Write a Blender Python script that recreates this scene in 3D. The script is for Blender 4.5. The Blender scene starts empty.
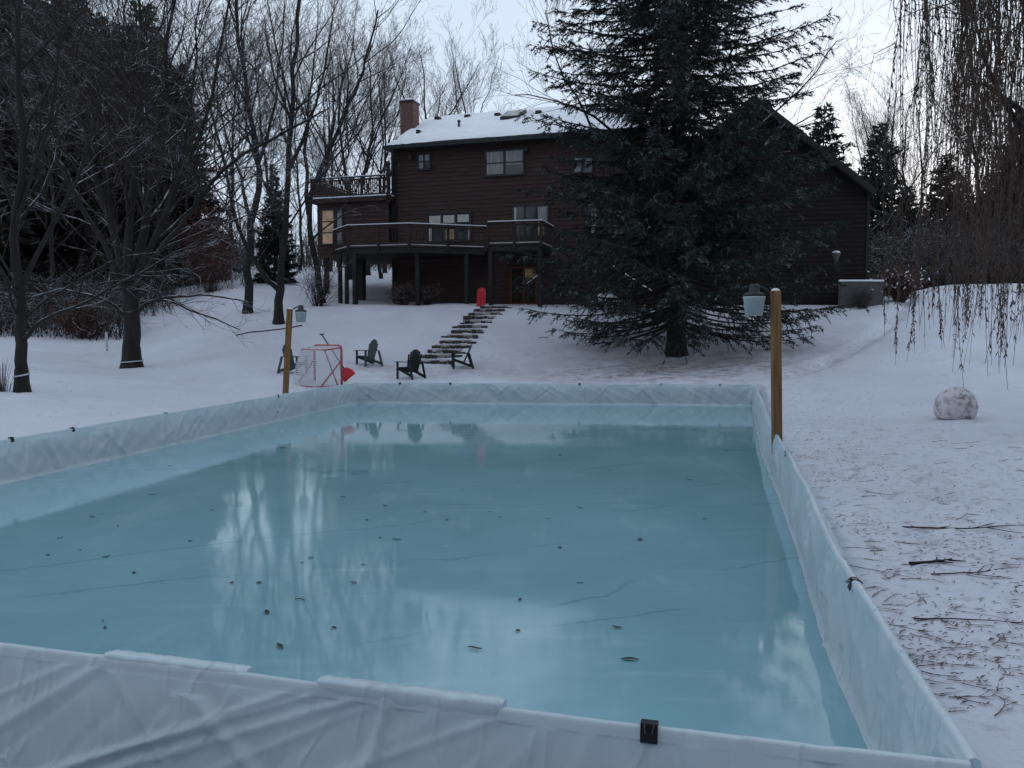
import bpy, bmesh, math, random
import numpy as np
from mathutils import Vector, Matrix, noise as mnoise

random.seed(7); RNG = np.random.default_rng(7)
scene = bpy.context.scene
COL = scene.collection
R = math.radians
F, CX, CY, H0 = 819.0, 512.0, 384.0, 1.9
PITCH = math.atan(50.0/819.0)
cp, sp = math.cos(PITCH), math.sin(PITCH)

def ray(px, py):
    a = (px-CX)/F; b = (CY-py)/F
    return Vector((a, cp+b*sp, -sp+b*cp))
def at_d(px, py, Y):
    d = ray(px, py); t = Y/d.y
    return Vector((d.x*t, Y, H0+d.z*t))
def at_z(px, py, z):
    d = ray(px, py); t = (z-H0)/d.z
    return Vector((d.x*t, d.y*t, z))

# ------------------------------------------------------------------ terrain
PXC = np.array([-500, 0, 130, 250, 400, 520, 680, 850, 950, 1024, 1500], float)
SC = (PXC-512)/F
DR = np.array([0, 6, 10, 16, 20, 23, 25, 28, 32, 36, 38.5, 41, 46, 55, 75, 120, 300, 1200], float)
ZT = np.array([
 [.20,.30,.40,.60,.80,1.0,1.1,1.35,1.60,2.0,2.25,2.5,3.0,4.0,5.5,7.0,12,14],
 [.20,.30,.40,.60,.80,1.0,1.1,1.35,1.60,2.0,2.25,2.5,3.0,4.0,5.5,7.0,12,14],
 [.20,.25,.32,.45,.55,.62,.70,.85,1.30,2.1,2.55,3.0,4.0,5.3,7.0,9.0,12,14],
 [.20,.22,.25,.30,.38,.46,.68,1.2,2.20,2.85,3.3,3.8,4.8,6.0,8.0,9.5,12,14],
 [.20,.20,.20,.20,.28,.38,.50,.66,1.75,2.95,3.28,3.4,4.5,6.0,8.0,9.5,12,14],
 [.20,.20,.20,.20,.28,.38,.50,.70,1.75,3.00,3.28,3.4,3.6,4.5,7.0,9.5,12,14],
 [.20,.15,.12,.15,.30,.45,.65,.98,1.90,3.10,3.28,3.4,3.6,4.5,6.5,9.0,12,14],
 [.20,.15,.14,.25,.50,.78,1.05,1.55,2.40,3.18,3.40,3.5,3.8,4.4,6.0,8.0,12,14],
 [.20,.16,.18,.32,.70,1.1,1.40,1.90,2.75,3.70,4.15,4.35,4.5,4.7,6.0,8.0,12,14],
 [.20,.18,.20,.36,.75,1.15,1.45,2.0,2.85,3.70,4.15,4.40,4.6,4.8,6.0,8.0,12,14],
 [.20,.25,.30,.55,.95,1.35,1.65,2.2,2.95,3.70,4.15,4.40,4.6,4.8,6.0,8.0,12,14]])
DG = np.arange(0, 1200.5, .5)
TAB = []
for row in ZT:
    z = np.interp(DG, DR, row)
    k = np.hanning(9)[1:-1]; k /= k.sum()
    zz = np.convolve(np.pad(z, 3, mode='edge'), k, mode='valid')
    TAB.append(zz)
TAB = np.array(TAB)
_tab = RNG.random((256, 256))
def vnoise(x, y):
    xi = np.floor(x).astype(int); yi = np.floor(y).astype(int)
    fx = x-xi; fy = y-yi
    fx = fx*fx*(3-2*fx); fy = fy*fy*(3-2*fy)
    a = _tab[xi % 256, yi % 256]; b = _tab[(xi+1) % 256, yi % 256]
    c = _tab[xi % 256, (yi+1) % 256]; d = _tab[(xi+1) % 256, (yi+1) % 256]
    return (a*(1-fx)+b*fx)*(1-fy)+(c*(1-fx)+d*fx)*fy - .5

# rink corners, read on the liner's top edge (z = HT)
HT = .56
def tz(px, py): 
    p = at_z(px, py, HT); return np.array([p.x, p.y])
FL = tz(357, 382.5); FR = tz(754, 384.5)
NR = tz(968, 758); 
R_PTS = [FR, tz(766, 420), tz(784, 449), tz(806, 490), tz(830, 544), tz(850, 580), tz(886, 633), tz(917, 681), NR]
L0 = tz(0, 440)
ldir = (L0-FL); ldir /= np.linalg.norm(ldir)
N0 = tz(0, 642); N1 = tz(650, 722)
ndir = (N0-N1); ndir /= np.linalg.norm(ndir)
# intersection of left and near lines
A = np.array([ldir, -ndir]).T; tt = np.linalg.solve(A, N0-L0); NL = L0+ldir*tt[0]
RINK = [FL, FR] + R_PTS[1:-1] + [NR, N1, N0, NL]
def in_poly(x, y, poly):
    x = np.asarray(x, float); y = np.asarray(y, float)
    ins = np.zeros(np.broadcast(x, y).shape, bool)
    n = len(poly); j = n-1
    for i in range(n):
        xi, yi = poly[i]; xj, yj = poly[j]
        c = ((yi > y) != (yj > y)) & (x < (xj-xi)*(y-yi)/((yj-yi)+1e-12)+xi)
        ins ^= c; j = i
    return ins
def G(x, y, rough=True):
    x = np.asarray(x, float); y = np.asarray(y, float)
    s = np.clip(x/np.maximum(y, 9.0), SC[0], SC[-1]-1e-6)
    ci = np.clip(np.searchsorted(SC, s)-1, 0, len(SC)-2)
    t = (s-SC[ci])/(SC[ci+1]-SC[ci]); t = t*t*(3-2*t)*.5+t*.5
    d = np.clip(y, 0, 1199); di = np.floor(d/.5).astype(int); ft = d/.5-di
    za = TAB[ci, di]*(1-ft)+TAB[ci, di+1]*ft
    zb = TAB[ci+1, di]*(1-ft)+TAB[ci+1, di+1]*ft
    z = za*(1-t)+zb*t
    if rough:
        z = z + .09*vnoise(x*.45+7, y*.45+3) + .045*vnoise(x*1.7, y*1.7) + .026*vnoise(x*3.6, y*3.6)
    return z
def gz(x, y): return float(G(np.array(x), np.array(y)))
def on_ground(px, Y, dz=0.0):
    x = (px-CX)/F*Y/1.0
    # correct x for the pitch: forward distance along the optical axis
    for _ in range(3):
        z = gz(x, Y); fwd = Y*cp-(z-H0)*sp; x = (px-CX)/F*fwd
    return Vector((x, Y, gz(x, Y)+dz))

# ------------------------------------------------------------------ mesh helpers
def mesh_from(name, V, faces):
    """V (n,3); faces: list of integer arrays (m,k)"""
    me = bpy.data.meshes.new(name)
    V = np.asarray(V, np.float32)
    faces = [np.asarray(f, np.int32) for f in faces if len(f)]
    me.vertices.add(len(V)); me.vertices.foreach_set('co', V.ravel())
    loops = np.concatenate([f.ravel() for f in faces])
    sizes = np.concatenate([np.full(len(f), f.shape[1], np.int32) for f in faces])
    starts = np.concatenate([[0], np.cumsum(sizes)[:-1]]).astype(np.int32)
    me.loops.add(len(loops)); me.loops.foreach_set('vertex_index', loops)
    me.polygons.add(len(sizes)); me.polygons.foreach_set('loop_start', starts)
    try: me.polygons.foreach_set('loop_total', sizes)
    except Exception: pass
    me.update(calc_edges=True); me.validate()
    return me
def link(name, me, mat=None, parent=None, smooth=False):
    o = bpy.data.objects.new(name, me); COL.objects.link(o)
    if mat is not None and not me.materials: me.materials.append(mat)
    if smooth: me.polygons.foreach_set('use_smooth', [True]*len(me.polygons))
    if parent is not None: o.parent = parent
    return o
def tag(o, label=None, cat=None, group=None, kind=None):
    if label: o['label'] = label
    if cat: o['category'] = cat
    if group: o['group'] = group
    if kind: o['kind'] = kind
    return o
def thing(name, label, cat, loc=(0, 0, 0), rz=0.0, group=None):
    o = bpy.data.objects.new(name, None); COL.objects.link(o)
    o.empty_display_size = .2
    o.location = loc; o.rotation_euler = (0, 0, rz)
    return tag(o, label, cat, group)
def dup(root, loc, rz=0.0, label=None, group=None, scale=None):
    r = root.copy(); COL.objects.link(r); r.location = loc; r.rotation_euler = (0, 0, rz)
    if label: r['label'] = label
    if group: r['group'] = group
    if scale is not None: r.scale = scale if hasattr(scale, '__len__') else (scale,)*3
    for ch in list(root.children):
        c = ch.copy(); COL.objects.link(c); c.parent = r
        for g in ch.children:
            d = g.copy(); COL.objects.link(d); d.parent = c
    return r

class MB:
    def __init__(s): s.v = []; s.q = []; s.t = []; s.n = []
    def _add(s, vs): 
        b = len(s.v); s.v += [tuple(v) for v in vs]; return b
    def box(s, a, b):
        x0, y0, z0 = a; x1, y1, z1 = b
        k = s._add([(x0,y0,z0),(x1,y0,z0),(x1,y1,z0),(x0,y1,z0),(x0,y0,z1),(x1,y0,z1),(x1,y1,z1),(x0,y1,z1)])
        for f in ((0,3,2,1),(4,5,6,7),(0,1,5,4),(1,2,6,5),(2,3,7,6),(3,0,4,7)): s.q.append([k+i for i in f])
        return s
    def beam(s, p, q, w, h, up=(0, 0, 1)):
        """box along p->q, w across, h along up"""
        p = Vector(p); q = Vector(q); d = (q-p).normalized(); u = Vector(up)
        a = d.cross(u)
        if a.length < 1e-4: a = d.cross(Vector((0, 1, 0)))
        a.normalize(); u = a.cross(d)
        a *= w/2; u *= h/2
        k = s._add([p-a-u, p+a-u, p+a+u, p-a+u, q-a-u, q+a-u, q+a+u, q-a+u])
        for f in ((0,3,2,1),(4,5,6,7),(0,1,5,4),(1,2,6,5),(2,3,7,6),(3,0,4,7)): s.q.append([k+i for i in f])
        return s
    def tube(s, pts, r, n=8, cap=True):
        pts = [Vector(p) for p in pts]; m = len(pts)
        rs = r if hasattr(r, '__len__') else [r]*m
        rings = []
        for i, p in enumerate(pts):
            t = (pts[min(i+1, m-1)]-pts[max(i-1, 0)]).normalized()
            a = t.cross(Vector((0, 0, 1)))
            if a.length < .05: a = t.cross(Vector((0, 1, 0)))
            a.normalize(); b = t.cross(a)
            rings.append(s._add([p+(a*math.cos(2*math.pi*j/n)+b*math.sin(2*math.pi*j/n))*rs[i] for j in range(n)]))
        for i in range(m-1):
            for j in range(n):
                s.q.append([rings[i]+j, rings[i]+(j+1) % n, rings[i+1]+(j+1) % n, rings[i+1]+j])
        if cap:
            s.n.append([rings[0]+j for j in range(n)][::-1]); s.n.append([rings[-1]+j for j in range(n)])
        return s
    def lathe(s, c, prof, n=20):
        c = Vector(c); rings = []
        for r, z in prof:
            rings.append(s._add([c+Vector((r*math.cos(2*math.pi*j/n), r*math.sin(2*math.pi*j/n), z)) for j in range(n)]))
        for i in range(len(prof)-1):
            for j in range(n):
                s.q.append([rings[i]+j, rings[i]+(j+1) % n, rings[i+1]+(j+1) % n, rings[i+1]+j])
        s.n.append([rings[0]+j for j in range(n)][::-1]); s.n.append([rings[-1]+j for j in range(n)])
        return s
    def prism(s, poly, z0, z1):
        n = len(poly)
        k = s._add([(p[0], p[1], z0) for p in poly]+[(p[0], p[1], z1) for p in poly])
        s.n.append([k+i for i in range(n)][::-1]); s.n.append([k+n+i for i in range(n)])
        for i in range(n): s.q.append([k+i, k+(i+1) % n, k+n+(i+1) % n, k+n+i])
        return s
    def quad(s, a, b, c, d):
        k = s._add([a, b, c, d]); s.q.append([k, k+1, k+2, k+3]); return s
    def poly(s, pts):
        k = s._add(pts); s.n.append(list(range(k, k+len(pts)))); return s
    def build(s, name, mat, parent=None, smooth=False, bevel=0):
        me = bpy.data.meshes.new(name); me.from_pydata(s.v, [], s.q+s.t+s.n)
        bm = bmesh.new(); bm.from_mesh(me)
        bmesh.ops.recalc_face_normals(bm, faces=bm.faces)
        if bevel:
            bmesh.ops.bevel(bm, geom=[e for e in bm.edges if e.is_manifold and e.calc_face_angle(0) > .6], offset=bevel, segments=2, affect='EDGES', profile=.5)
        bm.to_mesh(me); bm.free()
        return link(name, me, mat, parent, smooth)

class Tubes:
    """many tapered tubes collected, one mesh"""
    def __init__(s): s.p = []
    def add(s, pts, rad): s.p.append((np.asarray(pts, float), np.asarray(rad, float)))
    def arrays(s, sides=4):
        groups = {}
        for p, r in s.p: groups.setdefault(len(p), []).append((p, r))
        Vs, Fs, base = [], [], 0
        for n, lst in groups.items():
            P = np.array([a for a, b in lst]); Rr = np.array([b for a, b in lst]); m = len(lst)
            T = np.gradient(P, axis=1); T /= np.linalg.norm(T, axis=2, keepdims=True)+1e-9
            ref = np.where(np.abs(T[:, :1, 2:3]) > .9, np.array([1., 0, 0]), np.array([0, 0, 1.]))
            ref = np.broadcast_to(ref, T.shape)
            A = np.cross(T, ref); A /= np.linalg.norm(A, axis=2, keepdims=True)+1e-9
            B = np.cross(T, A)
            an = np.arange(sides)*2*np.pi/sides
            ring = P[:, :, None]+Rr[:, :, None, None]*(np.cos(an)[None, None, :, None]*A[:, :, None]+np.sin(an)[None, None, :, None]*B[:, :, None])
            Vs.append(ring.reshape(-1, 3))
            idx = base+np.arange(m*n*sides).reshape(m, n, sides)
            a = idx[:, :-1]; b = np.roll(a, -1, axis=2); d = idx[:, 1:]; c = np.roll(d, -1, axis=2)
            Fs.append(np.stack([a, b, c, d], -1).reshape(-1, 4))
            base += m*n*sides
        if not Vs: return np.zeros((0, 3)), np.zeros((0, 4), int)
        return np.concatenate(Vs), np.concatenate(Fs)
    def build(s, name, mat, parent=None, sides=4, smooth=True):
        V, Q = s.arrays(sides)
        return link(name, mesh_from(name, V, [Q]), mat, parent, smooth)

# ------------------------------------------------------------------ materials
def new_mat(name):
    m = bpy.data.materials.new(name); m.use_nodes = True
    nt = m.node_tree; b = nt.nodes['Principled BSDF']
    return m, nt, b
def N(nt, t, **kw):
    n = nt.nodes.new(t)
    for k, v in kw.items(): setattr(n, k, v)
    return n
def noise_fac(nt, scale, detail=4, lo=.35, hi=.65, coord='Object', stretch=None, rough=.55):
    tc = N(nt, 'ShaderNodeTexCoord'); src = tc.outputs[coord]
    if stretch:
        mp = N(nt, 'ShaderNodeMapping'); mp.inputs['Scale'].default_value = stretch
        nt.links.new(src, mp.inputs['Vector']); src = mp.outputs['Vector']
    n = N(nt, 'ShaderNodeTexNoise'); n.inputs['Scale'].default_value = scale; n.inputs['Detail'].default_value = detail
    n.inputs['Roughness'].default_value = rough
    nt.links.new(src, n.inputs['Vector'])
    mr = N(nt, 'ShaderNodeMapRange'); mr.inputs[1].default_value = lo; mr.inputs[2].default_value = hi
    nt.links.new(n.outputs['Fac'], mr.inputs[0])
    return mr.outputs[0]
def mix(nt, fac, a, b):
    m = N(nt, 'ShaderNodeMix', data_type='RGBA')
    for sock, val in ((m.inputs['Factor'], fac), (m.inputs[6], a), (m.inputs[7], b)):
        if hasattr(val, 'is_linked') or isinstance(val, bpy.types.NodeSocket): nt.links.new(val, sock)
        elif isinstance(val, (int, float)): sock.default_value = val
        else: sock.default_value = (*val, 1) if len(val) == 3 else val
    return m.outputs[2]
def math_(nt, op, a, b=0.0, clamp=False):
    m = N(nt, 'ShaderNodeMath', operation=op); m.use_clamp = clamp
    for i, v in enumerate((a, b)):
        if isinstance(v, bpy.types.NodeSocket): nt.links.new(v, m.inputs[i])
        else: m.inputs[i].default_value = v
    return m.outputs[0]
def bump(nt, b, h, strength=.3, dist=.02):
    n = N(nt, 'ShaderNodeBump'); n.inputs['Strength'].default_value = strength; n.inputs['Distance'].default_value = dist
    nt.links.new(h, n.inputs['Height']); nt.links.new(n.outputs['Normal'], b.inputs['Normal'])
def simple(name, c1, c2=None, rough=.7, scale=6, detail=5, bmp=0, stretch=None, spec=.3, snow=0, metal=0):
    m, nt, b = new_mat(name)
    b.inputs['Roughness'].default_value = rough; b.inputs['Specular IOR Level'].default_value = spec
    b.inputs['Metallic'].default_value = metal
    if c2 is None: c2 = tuple(x*.75 for x in c1)
    f = noise_fac(nt, scale, detail, .3, .7, stretch=stretch)
    c = mix(nt, f, c1, c2)
    if snow:
        g = N(nt, 'ShaderNodeNewGeometry'); sx = N(nt, 'ShaderNodeSeparateXYZ'); nt.links.new(g.outputs['Normal'], sx.inputs[0])
        f2 = noise_fac(nt, 3.0, 4, .42, .62)
        up = N(nt, 'ShaderNodeMapRange'); up.inputs[1].default_value = 1.0-snow; up.inputs[2].default_value = min(1.0-snow+.25, 1.0)
        nt.links.new(sx.outputs['Z'], up.inputs[0])
        c = mix(nt, math_(nt, 'MULTIPLY', up.outputs[0], f2, True), c, (.74, .77, .82))
    nt.links.new(c, b.inputs['Base Color'])
    if bmp: bump(nt, b, noise_fac(nt, scale*3, 6, 0, 1, stretch=stretch), bmp)
    return m

M = {}
# bark / wood
M['bark'] = simple('bark', (.034, .029, .027), (.017, .014, .013), .9, 5, bmp=.7, stretch=(1, 1, .25), snow=.50)
M['bark_plain'] = simple('bark_plain', (.040, .034, .032), (.02, .017, .016), .9, 5, bmp=.6, stretch=(1, 1, .25))
M['twig'] = simple('twig', (.046, .033, .030), (.024, .017, .016), .9, 4, snow=.58)
M['twig_grey'] = simple('twig_grey', (.075, .062, .062), (.045, .036, .037), .9, 3)
M['twig_snow'] = simple('twig_snow', (.075, .062, .062), (.045, .036, .037), .9, 3, snow=.75)
M['twig_red'] = simple('twig_red', (.10, .055, .045), (.05, .028, .024), .9, 3)
M['spruce_bark'] = simple('spruce_bark', (.038, .030, .026), (.018, .014, .013), .95, 7, bmp=.8)
def needle_mat(name, c1, c2, frost=.15):
    m, nt, b = new_mat(name)
    b.inputs['Roughness'].default_value = .75; b.inputs['Specular IOR Level'].default_value = .2
    f = noise_fac(nt, .9, 3, .35, .65); f2 = noise_fac(nt, 2.6, 5, .54, .70)
    c = mix(nt, f, c1, c2)
    c = mix(nt, math_(nt, 'MULTIPLY', f2, frost), c, (.38, .42, .42))
    nt.links.new(c, b.inputs['Base Color'])
    return m
M['needles'] = needle_mat('needles', (.034, .043, .038), (.018, .024, .021), .5)
M['needles_dark'] = needle_mat('needles_dark', (.030, .038, .032), (.016, .020, .018), .05)
M['needles_brown'] = needle_mat('needles_brown', (.058, .042, .037), (.032, .024, .022), .03)
M['needles_dusk'] = needle_mat('needles_dusk', (.056, .042, .036), (.028, .022, .020), .10)
M['rust_leaf'] = simple('rust_leaf', (.16, .07, .045), (.07, .035, .028), .85, 3)
M['willow_leaf'] = simple('willow_leaf', (.100, .068, .050), (.048, .033, .026), .8, 4)
M['litter'] = simple('litter', (.24, .19, .17), (.07, .052, .045), .9, 9)
M['litter_twig'] = simple('litter_twig', (.16, .115, .095), (.065, .046, .04), .9, 3)
M['leaf'] = simple('dead_leaf', (.060, .056, .046), (.028, .026, .023), .8, 30)
M['post_wood'] = simple('post_wood', (.29, .165, .07), (.13, .068, .030), .8, 3, 7, bmp=.4, stretch=(8, 8, .6))
M['white_plastic'] = simple('white_plastic', (.50, .54, .54), (.40, .44, .45), .35, 3)
M['dark_plastic'] = simple('dark_plastic', (.035, .038, .042), (.022, .024, .028), .5, 6)
M['black_clip'] = simple('black_clip', (.012, .012, .013), None, .35, 8, spec=.5)
M['chair_green'] = simple('chair_green', (.050, .075, .075), (.035, .055, .056), .55, 4, snow=.12)
M['chair_dark'] = simple('chair_dark', (.014, .019, .021), (.009, .012, .013), .55, 4)
M['red_paint'] = simple('red_paint', (.42, .045, .06), (.32, .03, .045), .45, 5)
M['pink_red'] = simple('faded_red_paint', (.50, .12, .15), (.40, .08, .10), .5, 5)
M['net'] = simple('net_cord', (.70, .71, .74), (.6, .6, .64), .9, 10)
M['red_plastic'] = simple('red_plastic', (.55, .02, .03), (.42, .015, .025), .4, 3)
M['terracotta'] = simple('terracotta', (.30, .09, .055), None, .8, 8)
M['tie'] = simple('trunk_tie', (.55, .56, .57), (.42, .43, .45), .8, 12)
M['stone'] = simple('step_stone', (.085, .066, .064), (.035, .029, .028), .9, 8, bmp=.6, snow=.35)
M['dark_pane'] = simple('dark_pane', (.016, .012, .011), (.03, .018, .013), .5, 3, spec=.12)
M['tread'] = simple('step_tread', (.60, .57, .62), (.22, .17, .165), .9, 5, 8, bmp=.6)
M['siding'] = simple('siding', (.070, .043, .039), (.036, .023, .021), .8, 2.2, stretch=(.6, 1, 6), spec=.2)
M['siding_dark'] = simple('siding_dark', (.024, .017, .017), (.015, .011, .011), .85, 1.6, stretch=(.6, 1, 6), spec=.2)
M['trim'] = simple('dark_trim', (.026, .022, .021), (.018, .015, .015), .7, 3)
M['gutter'] = simple('gutter_metal', (.016, .024, .024), (.011, .017, .017), .5, 3)
M['deck_wood'] = simple('deck_wood', (.048, .029, .026), (.030, .019, .018), .85, 3, stretch=(1, 1, 4))
M['frame_dark'] = simple('window_frame', (.030, .034, .034), (.022, .025, .026), .6, 5)
M['frame_white'] = simple('white_frame', (.5, .5, .5), None, .6, 5)
M['blind'] = simple('window_blind', (.50, .50, .46), (.36, .36, .34), .9, 2.5)
M['curtain'] = simple('curtain', (.33, .34, .33), (.16, .17, .17), .9, 3.0, stretch=(5, 5, .4))
M['door_wood'] = simple('door_wood', (.15, .055, .024), (.09, .035, .017), .7, 4, stretch=(4, 4, .5))
M['shingle'] = simple('shingle', (.07, .07, .075), (.04, .04, .045), .95, 9, bmp=.4)
M['vent'] = simple('vent_metal', (.03, .028, .028), None, .6, 5)
M['fence'] = simple('fence_panel', (.11, .103, .105), (.065, .06, .062), .85, 4, stretch=(3, 3, 1))

def brick_mat():
    m, nt, b = new_mat('chimney_brick')
    tc = N(nt, 'ShaderNodeTexCoord'); mp = N(nt, 'ShaderNodeMapping')
    mp.inputs['Rotation'].default_value = (R(90), 0, 0)
    nt.links.new(tc.outputs['Object'], mp.inputs['Vector'])
    br = N(nt, 'ShaderNodeTexBrick'); br.inputs['Scale'].default_value = 1.0
    br.inputs['Brick Width'].default_value = .22; br.inputs['Row Height'].default_value = .075; br.inputs['Mortar Size'].default_value = .009
    br.inputs['Color1'].default_value = (.15, .062, .05, 1); br.inputs['Color2'].default_value = (.10, .045, .037, 1); br.inputs['Mortar'].default_value = (.11, .09, .085, 1)
    nt.links.new(mp.outputs[0], br.inputs['Vector']); nt.links.new(br.outputs['Color'], b.inputs['Base Color'])
    b.inputs['Roughness'].default_value = .9
    return m
M['brick'] = brick_mat()
def glass_mat():
    m, nt, b = new_mat('window_glass')
    f = noise_fac(nt, .8, 3, .35, .65)
    nt.links.new(mix(nt, f, (.02, .022, .024), (.05, .052, .052)), b.inputs['Base Color'])
    b.inputs['Roughness'].default_value = .05; b.inputs['Specular IOR Level'].default_value = .6
    bump(nt, b, noise_fac(nt, 1.5, 2, 0, 1), .15, .02)
    return m
M['glass'] = glass_mat()
def glow_mat(name, c, e):
    m, nt, b = new_mat(name)
    f = noise_fac(nt, 2.5, 4, .35, .65)
    cc = mix(nt, f, c, tuple(x*.55 for x in c))
    nt.links.new(cc, b.inputs['Base Color']); nt.links.new(cc, b.inputs['Emission Color'])
    b.inputs['Emission Strength'].default_value = e
    return m
M['warm_pane'] = glow_mat('warm_window_pane', (.42, .29, .20), .16)  # warm tan pane, weakly emissive in its own colour
M['amber'] = glow_mat('amber_patch', (.30, .21, .11), .06)  # dim amber patches on some panes, weakly emissive

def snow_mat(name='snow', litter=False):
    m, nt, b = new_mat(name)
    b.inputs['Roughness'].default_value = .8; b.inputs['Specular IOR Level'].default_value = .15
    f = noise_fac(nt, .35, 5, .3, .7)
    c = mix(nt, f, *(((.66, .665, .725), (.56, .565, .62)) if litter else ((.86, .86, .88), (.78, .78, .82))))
    if litter:
        geo = N(nt, 'ShaderNodeNewGeometry')
        def blob(cen, rad, sc, lo, hi, col, c, amt, sy=1.0):
            vs = N(nt, 'ShaderNodeVectorMath', operation='SUBTRACT'); nt.links.new(geo.outputs['Position'], vs.inputs[0]); vs.inputs[1].default_value = cen
            ms = N(nt, 'ShaderNodeVectorMath', operation='MULTIPLY'); nt.links.new(vs.outputs[0], ms.inputs[0]); ms.inputs[1].default_value = (1, sy, 0)
            ln = N(nt, 'ShaderNodeVectorMath', operation='LENGTH'); nt.links.new(ms.outputs[0], ln.inputs[0])
            mr = N(nt, 'ShaderNodeMapRange'); mr.inputs[1].default_value = rad; mr.inputs[2].default_value = rad*.25
            nt.links.new(ln.outputs['Value'], mr.inputs[0])
            nf = noise_fac(nt, sc, 8, lo, hi, rough=.75)
            k = math_(nt, 'MULTIPLY', math_(nt, 'MULTIPLY', mr.outputs[0], nf), amt, True)
            return mix(nt, k, c, col)
        sb = on_ground(676, 29)
        c = blob((sb.x, sb.y-1.5, 0), 7.0, 1.3, .40, .62, (.26, .20, .18), c, .55, 1.2)
        c = blob((sb.x-1, sb.y-3.6, 0), 5.5, 2.6, .48, .60, (.14, .09, .07), c, .6, 1.7)
        c = blob((-3.0, 27.0, 0), 4.2, 1.2, .42, .6, (.22, .18, .18), c, .45, 1.6)
        c = blob((3.8, 8.5, 0), 4.5, 6.0, .50, .66, (.20, .16, .15), c, .5, .35)
    nt.links.new(c, b.inputs['Base Color'])
    n1 = noise_fac(nt, 2.2, 8, 0, 1, rough=.65); n2 = noise_fac(nt, 26, 5, 0, 1, rough=.6)
    h = math_(nt, 'ADD', math_(nt, 'MULTIPLY', n1, 1.0), math_(nt, 'MULTIPLY', n2, .16))
    bump(nt, b, h, .55, .10)
    return m
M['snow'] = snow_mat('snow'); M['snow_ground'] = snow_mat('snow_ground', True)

def liner_mat():
    m, nt, b = new_mat('liner_plastic')
    f = noise_fac(nt, 1.2, 4, .35, .65)
    nt.links.new(mix(nt, f, (.74, .82, .87), (.66, .74, .80)), b.inputs['Base Color'])
    b.inputs['Roughness'].default_value = .30; b.inputs['Specular IOR Level'].default_value = .45
    def ridge(sc, rot, st):
        tc = N(nt, 'ShaderNodeTexCoord'); mp = N(nt, 'ShaderNodeMapping'); mp.inputs['Rotation'].default_value = rot; mp.inputs['Scale'].default_value = st
        nt.links.new(tc.outputs['Object'], mp.inputs['Vector']); n = N(nt, 'ShaderNodeTexNoise'); n.inputs['Scale'].default_value = sc; n.inputs['Detail'].default_value = 2; nt.links.new(mp.outputs[0], n.inputs['Vector'])
        a = math_(nt, 'ABSOLUTE', math_(nt, 'SUBTRACT', n.outputs['Fac'], .5)); q = N(nt, 'ShaderNodeMapRange'); q.inputs[1].default_value = .035; q.inputs[2].default_value = 0.0; nt.links.new(a, q.inputs[0]); return q.outputs[0]
    hh = math_(nt, 'ADD', ridge(2.6, (.7, .5, .3), (1, 1, .3)), ridge(3.4, (-.7, -.6, .9), (1, 1, .28)))
    hh = math_(nt, 'ADD', hh, math_(nt, 'MULTIPLY', noise_fac(nt, 9, 5, 0, 1, stretch=(1, 1, .35)), .3))
    bump(nt, b, hh, .30, .014)
    tr = N(nt, 'ShaderNodeBsdfTranslucent'); tr.inputs['Color'].default_value = (.68, .80, .86, 1)
    mx = N(nt, 'ShaderNodeMixShader'); mx.inputs[0].default_value = .28
    out = [n for n in nt.nodes if n.type == 'OUTPUT_MATERIAL'][0]
    nt.links.new(b.outputs[0], mx.inputs[1]); nt.links.new(tr.outputs[0], mx.inputs[2]); nt.links.new(mx.outputs[0], out.inputs['Surface'])
    return m
M['liner'] = liner_mat()
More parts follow.
